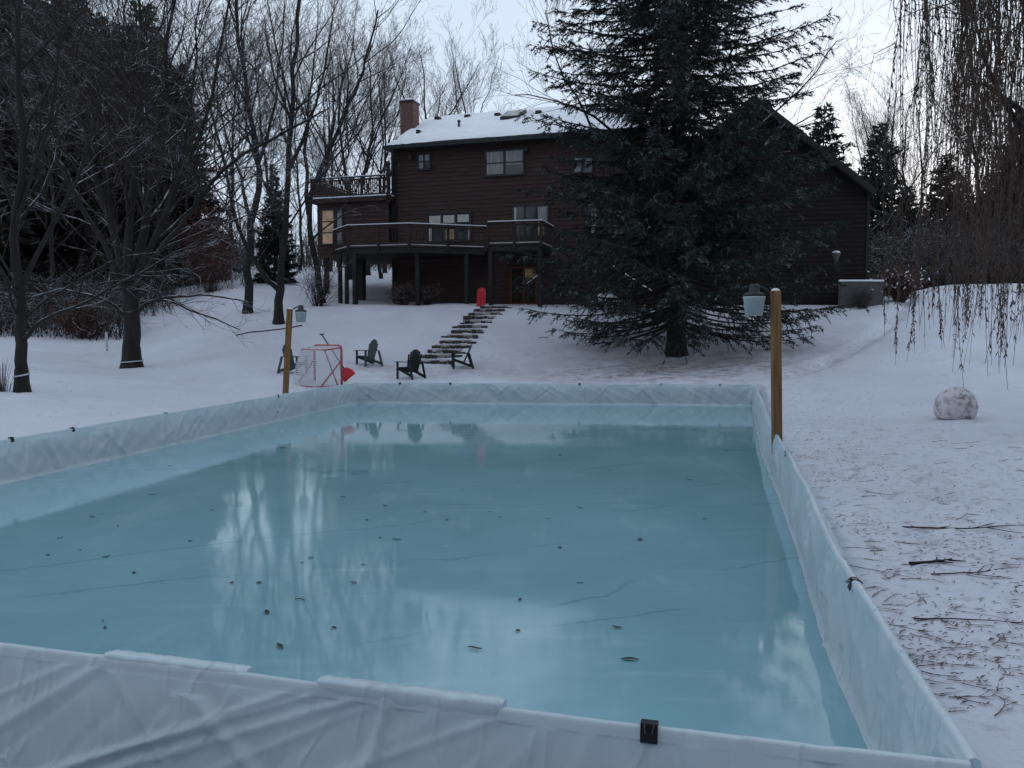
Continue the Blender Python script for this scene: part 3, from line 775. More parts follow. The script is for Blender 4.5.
def twig_obj(px, py, L, rz, thick, seed, label):
    rr = random.Random(seed)
    # find the ground point under this pixel
    d = ray(px, py); t = 3.0
    for _ in range(400):
        p = Vector((0, 0, H0))+d*t
        if p.z <= gz(p.x, p.y): break
        t += .05
    x0, y0 = p.x, p.y
    tb = Tubes(); n = 9; pts = []; a = rz
    x = x0-math.cos(rz)*L/2; y = y0-math.sin(rz)*L/2
    for i in range(n):
        pts.append((x, y, gz(x, y)+thick+.006)); a += rr.uniform(-.22, .22); x += math.cos(a)*L/(n-1); y += math.sin(a)*L/(n-1)
    tb.add(pts, [thick*(1-.7*i/(n-1)) for i in range(n)])
    for k in range(rr.randint(1, 4)):
        i = rr.randint(2, n-2); b = a+rr.choice((-1, 1))*rr.uniform(.4, 1.0); q = [pts[i]]; l2 = L*rr.uniform(.15, .35)
        for j in range(1, 4):
            xx = pts[i][0]+math.cos(b)*l2*j/3; yy = pts[i][1]+math.sin(b)*l2*j/3; q.append((xx, yy, gz(xx, yy)+thick*.6+.008))
        tb.add(q, [thick*.6, thick*.5, thick*.4, thick*.25])
    V, Qd = tb.arrays(5); o_ = np.array([x0, y0, gz(x0, y0)])
    o = link('fallen_twig', mesh_from('fallen_twig', V-o_, [Qd]), M['bark_plain' if seed >= 900 else 'litter_twig'], None, True); o.location = o_
    return tag(o, label, 'twig', 'twigs blown onto the snow')
special = [(975, 533, 1.2, -.25, .008, 'long forked dead branch lying across the snow at the right edge'),
           (930, 564, .40, .35, .014, 'short thick dark stick on the snow right of the rink'),
           (985, 578, .8, .05, .006, 'straight thin stick on the snow below the short thick stick'),
           (962, 618, .6, .0, .006, 'long straight twig on the snow in the lower right')]
for i, (px, py, L, rz, th_, lb) in enumerate(special): twig_obj(px, py, L, rz, th_, 900+i, lb)
for i in range(150):
    px = random.uniform(790, 1040); py = 430+290*random.random()**1.25
    lim = np.interp(py, [395, 449, 490, 544, 580, 633, 681, 715, 768], [760, 784, 806, 830, 850, 886, 917, 945, 980])+12
    if px < lim: px = lim+random.uniform(0, 1)**2*150
    twig_obj(px, py, random.uniform(.06, .24)*(1 if random.random() < .85 else 2.2), random.gauss(.1, .8), random.uniform(.0015, .0038), i, 'thin dark twig lying on the snow right of the rink')
# fine leaf litter, uncountable
LV, LQ, nb = [], [], 0
for i in range(9400):
    big_ = 1.0
    if i >= 8000:
        big_ = 1.5
        if i % 3 == 0:
            k = random.random()*(len(trk)-1); j = int(k); p = trk[j].lerp(trk[j+1], k-j); x = p.x+random.gauss(0, .16); y = p.y+random.gauss(0, .2)
        else: y = random.uniform(12, 36); x = random.uniform(-.6, .55)*y
    elif i < 5600:
        tpar = random.random(); k = tpar*(len(R_PTS)-1); j = min(int(k), len(R_PTS)-2); p = R_PTS[j]*(1-(k-j))+R_PTS[j+1]*(k-j)
        x = p[0]+.15+abs(random.gauss(0, 1.5)); y = p[1]+random.gauss(0, .6)
    else:
        a = random.uniform(0, 6.28); r_ = 1+abs(random.gauss(0, 3.0)); c = on_ground(676, 29); x = c.x+math.cos(a)*r_*1.2-.5; y = c.y+math.sin(a)*r_*.7-2.5
    if bool(in_poly(np.array(x), np.array(y), RINK)): continue
    if i < 8000 and vnoise(np.array(x*1.1), np.array(y*1.1)) < random.uniform(-.35, .2): continue
    z = gz(x, y)+.006; L = random.uniform(.015, .07)*big_; w = random.uniform(.0015, .0055)*big_; a = random.gauss(0, .8); ca, sa_ = math.cos(a), math.sin(a)
    for dx, dy, dz in ((-L/2, 0, 0), (0, -w, .004), (L/2, 0, .006), (0, w, .008)): LV.append((x+dx*ca-dy*sa_, y+dx*sa_+dy*ca, z+dz))
    LQ.append((nb, nb+1, nb+2, nb+3)); nb += 4
tag(link('leaf_litter', mesh_from('leaf_litter', np.array(LV), [np.array(LQ)]), M['litter']), 'fine dark leaf and needle litter scattered over the snow', 'litter', None, 'stuff')

# ------------------------------------------------------------------ house
HO = Vector((-6.36, 42.0, 3.28)); HA = -R(16.5)
ca, sa2 = math.cos(HA), math.sin(HA)
house = thing('house', 'large dark brown lap sided house with snowy roof, brick chimney and raised decks', 'house', HO, HA)
def to_h(p):
    q = Vector(p)-HO; return Vector((q.x*ca+q.y*sa2, -q.x*sa2+q.y*ca, q.z))
def face_uz(px, py, v=0.0):
    d = ray(px, py); o = Vector((0, 0, H0))
    n = Vector((-sa2, ca, 0)); t = ((HO-o).dot(n)+v)/d.dot(n)
    return to_h(o+d*t)
def lap(mb, z0, z1, urange, v, h=.2, out=.03):
    z = z0
    while z < z1-1e-3:
        zt = min(z+h, z1); (a0, b0), (a1, b1) = urange(z), urange(zt)
        mb.quad((a0, v-out, z), (b0, v-out, z), (b1, v, zt), (a1, v, zt))
        mb.quad((a0, v, z), (b0, v, z), (b0, v-out, z), (a0, v-out, z))
        z = zt
UL, UE, UG = .36, 13.0, 22.6
EZ, RZ_, RV = 8.05, 10.5, 5.0        # main eave, ridge height, ridge depth
GE, GA = 4.72, 8.85; GC = (UE+UG)/2
mb = MB(); lap(mb, -.6, EZ+.1, lambda z: (UL, UE), 0)
mb.quad((UL, 0, -.6), (UL, 10, -.6), (UL, 10, EZ), (UL, 0, EZ)); mb.quad((UE, 0, -.6), (UE, 10, -.6), (UE, 10, EZ), (UE, 0, EZ))
mb.quad((UL, 10, -.6), (UE, 10, -.6), (UE, 10, EZ), (UL, 10, EZ))
mb.poly([(UL+.004, 0, EZ), (UL+.004, 10, EZ), (UL+.004, 5, RZ_)]); mb.poly([(UE-.004, 0, EZ), (UE-.004, 10, EZ), (UE-.004, 5, RZ_)])
mb.build('wall', M['siding'], house)
sl = (GA-GE)/(UG-GC)
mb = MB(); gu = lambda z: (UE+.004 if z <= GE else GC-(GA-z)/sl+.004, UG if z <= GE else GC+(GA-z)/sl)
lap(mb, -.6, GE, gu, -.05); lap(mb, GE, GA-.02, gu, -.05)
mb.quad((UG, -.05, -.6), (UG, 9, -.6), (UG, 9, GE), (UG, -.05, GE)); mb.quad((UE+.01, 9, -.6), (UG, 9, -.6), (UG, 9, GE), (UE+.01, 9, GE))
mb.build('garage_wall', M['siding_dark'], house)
# roofs
def slab(mb, a, b, c, d, th):
    n = (Vector(b)-Vector(a)).cross(Vector(d)-Vector(a)).normalized()
    if n.z < 0: n = -n
    top = [Vector(p) for p in (a, b, c, d)]; bot = [p-n*th for p in top]
    k = mb._add(top+bot)
    for f in ((0,1,2,3),(7,6,5,4),(0,4,5,1),(1,5,6,2),(2,6,7,3),(3,7,4,0)): mb.q.append([k+i for i in f])
msl = (RZ_-EZ)/RV; ov = .5
mb = MB()
slab(mb, (.17, -ov, EZ-ov*msl+.18), (UE+.35, -ov, EZ-ov*msl+.18), (UE+.35, RV, RZ_+.18), (.17, RV, RZ_+.18), .16)
slab(mb, (.17, 10+ov, EZ-ov*msl+.18), (UE+.35, 10+ov, EZ-ov*msl+.18), (UE+.35, RV, RZ_+.18), (.17, RV, RZ_+.18), .16)
roof = mb.build('roof', M['shingle'], house)
def snow_sheet(a, b, c, d, th, nu, nv, seed, name='roof_snow', parent=None):
    a, b, c, d = (Vector(p) for p in (a, b, c, d)); n = (b-a).cross(d-a).normalized()
    if n.z < 0: n = -n
    vs = []; q = []
    for j in range(nv+1):
        for i in range(nu+1):
            u, v = i/nu, j/nv; p = a.lerp(b, u).lerp(d.lerp(c, u), v)
            e = min(1, min(u, 1-u)*nu*.8, min(v, 1-v)*nv*1.2+.15)
            t = th*(.35+.65*e)*(1+.45*mnoise.noise((u*9+seed, v*5, seed))+.3*mnoise.noise((u*30, v*17, seed)))
            t -= .9*th*max(0, 1-u*7)*max(0, mnoise.noise((u*60, v*12, 2.2))+.35)     # thin by the chimney
            vs.append(p+n*t)
    for j in range(nv):
        for i in range(nu): k = j*(nu+1)+i; q.append((k, k+1, k+nu+2, k+nu+1))
    k0 = len(vs); per = [i for i in range(nu+1)]+[(nu+1)*(j+1)-1 for j in range(1, nv+1)]+[nv*(nu+1)+i for i in range(nu-1, -1, -1)]+[j*(nu+1) for j in range(nv-1, 0, -1)]
    for m_ in per: vs.append(vs[m_]-n*(th*1.2))
    for m_ in range(len(per)): m2 = (m_+1) % len(per); q.append((per[m_], per[m2], k0+m2, k0+m_))
    me = bpy.data.meshes.new(name); me.from_pydata([tuple(v) for v in vs], [], q)
    return link(name, me, M['snow'], parent, True)
zz0 = EZ-ov*msl+.18
snow_sheet((.2, -ov+.02, zz0), (UE+.3, -ov+.02, zz0), (UE+.3, RV, RZ_+.19), (.2, RV, RZ_+.19), .13, 90, 34, 3.3, parent=roof)
mb = MB(); mb.box((.14, -ov-.13, zz0-.20), (UE+.36, -ov-.004, zz0-.02)); mb.build('gutter', M['gutter'], house)
mb = MB(); mb.box((.17, -ov, zz0-.22), (UE+.3, -.01, zz0-.19)); mb.build('soffit', M['trim'], house)
mb = MB()
gov = .22; gz_e = GE-gov*sl
slab(mb, (UG+gov, -.55, gz_e+.16), (UG+gov, 9.3, gz_e+.16), (GC, 9.3, GA+.16), (GC, -.55, GA+.16), .16)
slab(mb, (UE+.05, -.55, GE+.05*sl+.16), (UE+.05, 9.3, GE+.05*sl+.16), (GC, 9.3, GA+.16), (GC, -.55, GA+.16), .16)
groof = mb.build('garage_roof', M['shingle'], house)
snow_sheet((UG+gov-.02, -.52, gz_e+.17), (UG+gov-.02, 9.25, gz_e+.17), (GC, 9.25, GA+.17), (GC, -.52, GA+.17), .09, 30, 20, 5.1, parent=groof)
mb = MB()
for (ua, za, ub, zb) in ((UG+gov, gz_e, GC, GA), (UE+.05, GE, GC, GA)):
    mb.beam((ua, -.58, za+.06), (ub, -.58, zb+.06), .05, .24, (0, 0, 1))
mb.build('rake_board', M['trim'], house)
mb = MB(); mb.box((UL-.06, -.07, -.6), (UL+.07, .05, EZ)); mb.build('corner_board', M['trim'], house)
mb = MB(); mb.box((UG-.06, -.11, -.6), (UG+.05, .0, GE)); mb.build('corner_board', M['trim'], house)
mb = MB(); mb.tube([(UL+.25, -ov-.06, EZ-.25), (UL+.2, -.12, EZ-.7), (UL+.2, -.1, 3.0)], .05, 8); mb.build('downspout', M['gutter'], house, True)
# chimney
cu, cv = .2, 2.55
mb = MB(); mb.box((cu-.37, cv-.40, -.5), (cu+.37, cv+.40, 10.83)); chim = mb.build('chimney', M['brick'], roof)
mb = MB(); mb.box((cu-.41, cv-.44, 10.833), (cu+.41, cv+.44, 10.92)); mb.build('chimney_cap', M['vent'], house)
mb = MB(); mb.box((cu-.40, cv-.43, 10.923), (cu+.40, cv+.43, 10.98)); mb.lathe((cu-.02, cv, 10.98), [(.16, 0), (.16, .12), (.1, .16)], 10); mb.build('cap_snow', M['snow'], house, bevel=.03)
# roof furniture
def roof_pt(px, py):
    # intersect with the front slope
    d = ray(px, py); o = Vector((0, 0, H0)); a = to_h(o); b = to_h(o+d*60); dd = b-a
    # plane z = EZ+.3+v*msl
    k = (EZ+.3+a.y*msl-a.z)/(dd.z-dd.y*msl); return a+dd*k
for (px, py, w, h) in ((438, 119, .30, .2), (468, 117, .32, .2), (498, 115.5, .32, .2), (539, 113, .32, .2), (419, 132, .2, .16), (546, 118, .2, .16)):
    p = roof_pt(px, py); mb = MB(); mb.box((p.x-w/2, p.y-.2, p.z-.25), (p.x+w/2, p.y+.2, p.z+h*.5)); mb.build('roof_vent', M['vent'], roof, bevel=.03)
p = roof_pt(459, 127); mb = MB(); mb.lathe((p.x, p.y, p.z-.2), [(.06, 0), (.06, .45), (.09, .46), (.09, .52), (.03, .56)], 10); mb.build('vent_pipe', M['vent'], roof, True)
pa = roof_pt(503, 119); pb = roof_pt(524, 113.5)
mb = MB(); sv = Vector((0, 1, msl)).normalized()
c = (pa+pb)/2; L = .75; mb.beam(c-sv*L+Vector((0, 0, .04)), c+sv*L+Vector((0, 0, .04)), 1.05, .2, (0, -msl, 1)); sk = mb.build('skylight', M['frame_dark'], roof)
mb = MB(); mb.beam(c-sv*(L-.1)+Vector((0, -.03, .15)), c+sv*(L-.1)+Vector((0, -.03, .15)), .85, .02, (0, -msl, 1)); mb.build('skylight_glass', M['glass'], house)

# windows on the facade
def window(px0, py0, px1, py1, nx, ny, v=0.0, extras=(), fmat='frame_dark', name='window', parent=None, label=None, panemat=None):
    a = face_uz(px0, py1, v); b = face_uz(px1, py0, v); u0, u1, z0, z1 = a.x, b.x, a.z, b.z
    vv = v-.03; f = .07
    mb = MB()
    mb.box((u0-f, vv-.06, z0-f), (u0, vv+.02, z1+f)); mb.box((u1, vv-.06, z0-f), (u1+f, vv+.02, z1+f))
    mb.box((u0, vv-.06, z1), (u1, vv+.02, z1+f)); mb.box((u0-.1, vv-.09, z0-f), (u1+.1, vv-.061, z0-.02)); mb.box((u0, vv-.06, z0-f), (u1, vv+.02, z0))
    w = mb.build(name, M[fmat], house if parent is None else parent)
    if label: w['label'] = label
    mb = MB()
    for i in range(1, nx): u = u0+(u1-u0)*i/nx; mb.box((u-.04, vv-.052, z0), (u+.04, vv-.005, z1))
    for j in range(1, ny):
        z = z0+(z1-z0)*j/ny
        for i in range(nx):
            ua = u0+(u1-u0)*i/nx+.04; ub = u0+(u1-u0)*(i+1)/nx-.04
            mb.box((ua, vv-.048, z-.025), (ub, vv-.006, z+.025))
    if mb.v: mb.build('mullion', M[fmat], w)
    mb = MB(); mb.quad((u0, vv-.012, z0), (u1, vv-.012, z0), (u1, vv-.012, z1), (u0, vv-.012, z1)); mb.build('pane', M[panemat or 'glass'], w)
    for (fx0, fy0, fx1, fy1, mt) in extras:      # fractions of the window, y from the bottom
        mb = MB(); ua = u0+(u1-u0)*fx0; ub = u0+(u1-u0)*fx1; za = z0+(z1-z0)*fy0; zb = z0+(z1-z0)*fy1
        n = 10
        k0 = mb._add([(ua+(ub-ua)*i/n, vv-.018-.006*(i % 2), za) for i in range(n+1)]+[(ua+(ub-ua)*i/n, vv-.018-.006*(i % 2), zb) for i in range(n+1)])
        for i in range(n): mb.q.append([k0+i, k0+i+1, k0+n+2+i, k0+n+1+i])
        mb.build('glow' if mt in ('amber',) else 'curtain', M[mt], w)
    return w
window(418.7, 154, 430, 169.5, 2, 2, extras=[(.05, .05, .45, .95, 'curtain'), (.55, .5, .95, .95, 'curtain')])
window(486, 149.5, 523.5, 176, 2, 2, extras=[(.03, .05, .47, .97, 'curtain'), (.54, .4, .97, .97, 'curtain')])
window(428.5, 213, 470.5, 241.5, 3, 1, extras=[(.03, .60, .30, .95, 'blind'), (.36, .66, .63, .95, 'blind'), (.70, .68, .97, .95, 'blind'), (.02, .0, .08, .55, 'blind'), (.42, .05, .62, .42, 'amber'), (.95, .0, .98, .55, 'blind')])
window(513.5, 205.5, 548, 240.5, 3, 1, name='patio_door', extras=[(.02, 0, .09, .98, 'blind'), (.72, .45, .97, .96, 'curtain'), (.72, .12, .90, .42, 'amber')])
window(360, 216, 390, 241.5, 3, 1, name='patio_door', extras=[(.70, .55, .95, .96, 'blind'), (.70, .0, .85, .5, 'curtain')])
window(574, 157, 592, 173, 2, 2, extras=[(.05, .05, .45, .95, 'curtain')])
window(590, 206, 622, 238, 2, 1, extras=[(.05, .05, .2, .95, 'curtain')])
window(640, 165, 660, 188, 2, 2)
w = window(512, 268, 536, 303, 2, 1, fmat='door_wood', name='basement_door', panemat='dark_pane', extras=[(.55, .72, .98, .98, 'amber')], label='orange brown wooden basement door')
window(735, 205, 765, 235, 2, 1, v=-.05)
mb = MB(); p = face_uz(412, 158); mb.box((p.x-.09, -.25, p.z-.1), (p.x+.09, -.03, p.z+.12)); p = face_uz(527, 150); mb.box((p.x-.09, -.25, p.z-.1), (p.x+.09, -.03, p.z+.12))
mb.build('floodlight', M['vent'], house)

# left wing (raised sun room) with roof terrace
wa = face_uz(318, 258, -.35); wu0 = wa.x; wz0 = wa.z; wz1 = face_uz(350, 202.5, -.35).z
mb = MB(); lap(mb, wz0, wz1, lambda z: (wu0, UL-.065), -.35)
mb.quad((wu0, -.35, wz0), (wu0, 4.2, wz0), (wu0, 4.2, wz1), (wu0, -.35, wz1)); mb.quad((wu0, 4.2, wz0), (UL-.065, 4.2, wz0), (UL-.065, 4.2, wz1), (wu0, 4.2, wz1))
mb.quad((wu0, -.35, wz0), (UL-.065, -.35, wz0), (UL-.065, 4.2, wz0), (wu0, 4.2, wz0))
mb.build('sun_room_wall', M['siding'], house)
mb = MB(); mb.box((wu0-.25, -.62, wz1), (UL+.1, 4.4, wz1+.22)); mb.build('terrace_floor', M['deck_wood'], house)
mb = MB(); mb.box((wu0-.24, -.61, wz1+.222), (UL+.1, 4.4, wz1+.29)); mb.build('terrace_snow', M['snow'], house, bevel=.02)
window(323, 210.5, 334, 244, 1, 3, v=-.35, panemat='warm_pane'); window(337.5, 210.5, 342.5, 244, 1, 1, v=-.35, extras=[(.1, .1, .9, .9, 'curtain')])
def railing(pts, z0, h, name, snow=True, bal=.16, bw=.016):
    """pts in house coordinates; posts, rails and balusters as parts"""
    posts = []; rm = MB(); bmx = MB(); sm = MB()
    for i, (a, b) in enumerate(zip(pts[:-1], pts[1:])):
        a = Vector((a[0], a[1], z0)); b = Vector((b[0], b[1], z0)); d = b-a; L = d.length; d.normalize()
        rm.beam(a+Vector((0, 0, h)), b+Vector((0, 0, h)), .14, .05); rm.beam(a+Vector((0, 0, h-.12)), b+Vector((0, 0, h-.12)), .04, .09); rm.beam(a+Vector((0, 0, .1)), b+Vector((0, 0, .1)), .04, .09)
        if snow: sm.beam(a+Vector((0, 0, h+.045)), b+Vector((0, 0, h+.045)), .13, .038)
        n = int(L/bal)
        for k in range(1, n): bmx.beam(a+d*L*k/n+Vector((0, 0, .145)), a+d*L*k/n+Vector((0, 0, h-.166)), bw, bw, (0, 1, 0))
        m_ = max(1, int(L/2.4)+1)
        for k in range(m_+1): posts.append((a+d*L*k/m_+Vector((0, 0, -.2)), a+d*L*k/m_+Vector((0, 0, h-.027))))
    r_ = rm.build(name, M['deck_wood'], house); done = []; bmx.build('baluster', M['deck_wood'], r_)
    for a, b in posts:
        if any((a-c).length < .2 for c in done): continue
        done.append(a); pm = MB(); pm.beam(a, b, .11, .11, (0, 1, 0)); pm.build('rail_post', M['deck_wood'], r_)
    if snow: sm.build('rail_snow', M['snow'], r_)
    return r_
railing([(wu0-.2, 4.0), (wu0-.2, -.55), (UL+.05, -.55)], wz1+.22, 1.0, 'terrace_railing', bal=.11, bw=.055)
mb = MB(); mb.box((UL-.08, -.62, wz1-.1), (UL+.08, -.48, wz1+1.9)); mb.build('terrace_post', M['deck_wood'], house)
# main deck
dpx = [(334, 231), (348, 226), (409, 224), (486, 227), (488, 222.6), (541, 221)]
RZt = 6.95
dk = [to_h(at_z(px, py, RZt)) for px, py in dpx]
fz = 6.0-HO.z
poly1 = [(p.x, p.y) for p in dk[:4]]+[(dk[3].x, -.06), (wu0+1.2, -.42)]
poly2 = [(dk[4].x, dk[4].y), (dk[5].x, dk[5].y), (dk[5].x, -.06), (dk[4].x, -.06)]
for nm, pl in (('deck', poly1), ('deck', poly2)):
    mb = MB(); mb.prism(pl, fz-.08, fz); dko = mb.build(nm, M['deck_wood'], house)
    cx = sum(p[0] for p in pl)/len(pl); cy = sum(p[1] for p in pl)/len(pl)
    mb = MB(); mb.prism([(cx+(p[0]-cx)*.985, cy+(p[1]-cy)*.97) for p in pl], fz-.34, fz-.084); mb.build('joist_frame', M['trim'], dko)
    mb = MB(); mb.prism([(cx+(p[0]-cx)*.99, cy+(p[1]-cy)*.98) for p in pl], fz+.004, fz+.06); mb.build('deck_snow', M['snow'], dko)
railing([(p.x, p.y) for p in dk[:4]], fz, RZt-6.0, 'deck_railing'); railing([(dk[4].x, dk[4].y), (dk[5].x, dk[5].y), (dk[5].x, -.3)], fz, RZt-6.0, 'deck_railing')
def dpost(px, Y, wd, ztop):
    g = on_ground(px, Y, -.25); q = to_h(g); mb = MB(); mb.box((q.x-wd/2, q.y-wd/2, q.z), (q.x+wd/2, q.y+wd/2, ztop)); mb.build('deck_post', M['trim'], house)
for px, Y, wd in ((340.5, 39.6, .16), (347, 39.0, .15), (355.5, 38.8, .2), (418, 38.5, .18), (467, 39.0, .18), (491, 37.6, .18), (540, 37.1, .18)): dpost(px, Y, wd, fz-.34)
for px, Y, wd in ((327, 43.0, .2), (361.5, 41.6, .35)): dpost(px, Y, wd, wz0 if px < 330 else fz-.35)
# stairs on the right of the deck and short handrails
def world_h(px, py, Y): return to_h(at_d(px, py, Y))
mb = MB(); a = world_h(556, 250, 37.2); b = world_h(650, 312, 35.4)
for k in range(14):
    p = a.lerp(b, (k+.5)/14); mb.box((p.x-.14, p.y-.45, p.z-.03), (p.x+.14, p.y+.45, p.z+.02))
st_ = mb.build('stair_flight', M['deck_wood'], house)
for s in (-.5, .5):
    mb = MB(); mb.beam(a+Vector((0, s, -.1)), b+Vector((0, s, -.1)), .05, .26); mb.beam(a+Vector((0, s, .9)), b+Vector((0, s, .9)), .09, .05)
    for t in (0, .33, .66, 1): p = a.lerp(b, t); mb.beam(p+Vector((0, s, -.2)), p+Vector((0, s, .9)), .08, .08, (0, 1, 0))
    mb.build('stair_rail', M['deck_wood'], st_)
    c_ = a.lerp(b, .55); mb = MB(); mb.beam(c_+Vector((0, s, .945)), b+Vector((0, s, .945)), .075, .035); mb.build('rail_snow', M['snow'], st_)
mb = MB()
for dy in (0, 3.5):
    mb.beam(world_h(527, 284+dy, 38), world_h(544, 271+dy, 38), .05, .06)
mb.beam(world_h(528, 305, 38), world_h(528, 283, 38), .05, .05, (0, 1, 0)); mb.beam(world_h(543, 305, 38), world_h(543, 271, 38), .05, .05, (0, 1, 0))
hr = mb.build('handrail', M['deck_wood'], house)
mb = MB(); mb.beam(world_h(527, 283.4, 38), world_h(544, 270.4, 38), .07, .035); mb.build('rail_snow', M['snow'], hr)

# things in front of the house
q = on_ground(481, 37.2, -.02)
th = thing('red_sled', 'bright red plastic sled standing upright beneath the deck at the top of the steps', 'sled', q, R(-14))
mb = MB(); rows = []
for j in range(13):
    t = j/12; z = .02+.84*t; w = .215*(1-.25*max(0, t-.8)*3); y = .04+.12*t
    rows.append([(u*w, y-.05*u*u+.02*math.cos(u*9)*(abs(u) < .9), z+(.03*math.cos(u*3.1) if j == 12 else 0)) for u in np.linspace(-1, 1, 15)])
for r_ in rows: mb._add(r_)
for i in range(12):
    for j in range(14): mb.q.append([i*15+j, i*15+j+1, (i+1)*15+j+1, (i+1)*15+j])
o = mb.build('sled_body', M['red_plastic'], th, True); md = o.modifiers.new('t', 'SOLIDIFY'); md.thickness = .02
mb = MB(); mb.tube([(-.1, .17, .8), (-.05, .1, .74), (.05, .1, .74), (.1, .17, .8)], .008, 6); mb.build('pull_rope', M['tie'], th)
q = on_ground(610, 36.0, -.03)
th = thing('garden_bench', 'low bench heaped with rounded white snow behind the spruce branches', 'bench', q, R(-12))
mb = MB(); mb.box((-.5, -.22, .30), (.5, .22, .36)); mb.build('seat', M['deck_wood'], th)
for s in (-1, 1):
    mb = MB(); mb.box((s*.42-.04, -.18, 0), (s*.42+.04, .18, .30)); mb.build('leg', M['deck_wood'], th)
me = bpy.data.meshes.new('snow_heap'); bm = bmesh.new(); bmesh.ops.create_cube(bm, size=1); bmesh.ops.subdivide_edges(bm, edges=bm.edges, cuts=9, use_grid_fill=True)
for v in bm.verts:
    p = v.co.copy(); l = (abs(p.x*2)**5+abs(p.y*2)**5+abs(p.z*2)**5)**.2
    v.co = p/max(l, .01)*max(abs(p.x*2), abs(p.y*2), abs(p.z*2)); v.co = Vector((v.co.x*1.06, v.co.y*.5, v.co.z*.40+.55)); v.co += Vector((0, 0, .05*mnoise.noise(p*3)))
bm.to_mesh(me); bm.free(); link('snow_heap', me, M['snow'], th, True)
q = on_ground(592, 36.0, -.02)
th = thing('flower_pot', 'small reddish clay pot left of the snow heaped bench', 'pot', q)
mb = MB(); mb.lathe((0, 0, 0), [(.11, 0), (.16, .27), (.19, .27), (.19, .34), (.16, .34), (.15, .28)], 16); mb.build('body', M['terracotta'], th, True)
mb = MB(); mb.lathe((0, 0, .28), [(.155, 0), (.14, .06), (.06, .10)], 12); mb.build('snow_fill', M['snow'], th, True)
# pale fence panel by the garage
fa = on_ground(840, 35.0, -.1); fb = on_ground(882, 35.0, -.1)
th = thing('fence_panel', 'pale grey panel fence with snow along its top beside the garage corner', 'fence', fa)
d = fb-fa; mb = MB(); n = 16
for i in range(n):
    p = d*((i+.5)/n); mb.box((p.x-.055, -.012, p.z+.06), (p.x+.055, .012, 1.22))
mb.build('boards', M['fence'], th)
for t in (0, .5, 1): mb = MB(); p = d*t; mb.box((p.x-.05, .015, p.z-.1), (p.x+.05, .11, 1.25)); mb.build('fence_post', M['fence'], th)
mb = MB(); mb.box((-.06, -.04, 1.222), (d.x+.06, .12, 1.30)); mb.build('top_snow', M['snow'], th, bevel=.02)
# wall bracket with hanging basket on the garage
q = at_d(836, 256, 35.2)
th = thing('hanging_basket', 'small snow filled tapered basket hanging from a bracket on the garage wall', 'basket', q)
mb = MB(); mb.lathe((0, 0, 0), [(.06, -.28), (.12, -.05), (.20, .12), (.19, .13)], 14); mb.build('basket', M['fence'], th, True)
mb = MB(); mb.lathe((0, 0, .12), [(.19, 0), (.14, .07), (.05, .10)], 12); mb.build('snow_fill', M['snow'], th, True)
mb = MB()
for a in (0, 2.1, 4.2): mb.tube([(.19*math.cos(a), .19*math.sin(a), .13), (0, 0, .5)], .006, 5)
mb.tube([(0, 0, .5), (.55, .35, .05), (.9, .62, -.25)], .012, 6); mb.build('bracket', M['vent'], th)
# garden hose on the left slope
tb = MB(); pts = []
for px, Y in ((236, 30.8), (250, 31.2), (265, 31.4), (280, 31.9), (292, 32.3), (302, 32.8)):
    g = on_ground(px, Y, .03); pts.append(g)
o0 = pts[0].copy(); tb.tube([p-o0 for p in pts], .022, 6); o = tb.build('garden_hose', M['dark_plastic'], None, True); o.location = o0
tag(o, 'dark hose lying across the snowy slope left of the left post', 'hose')

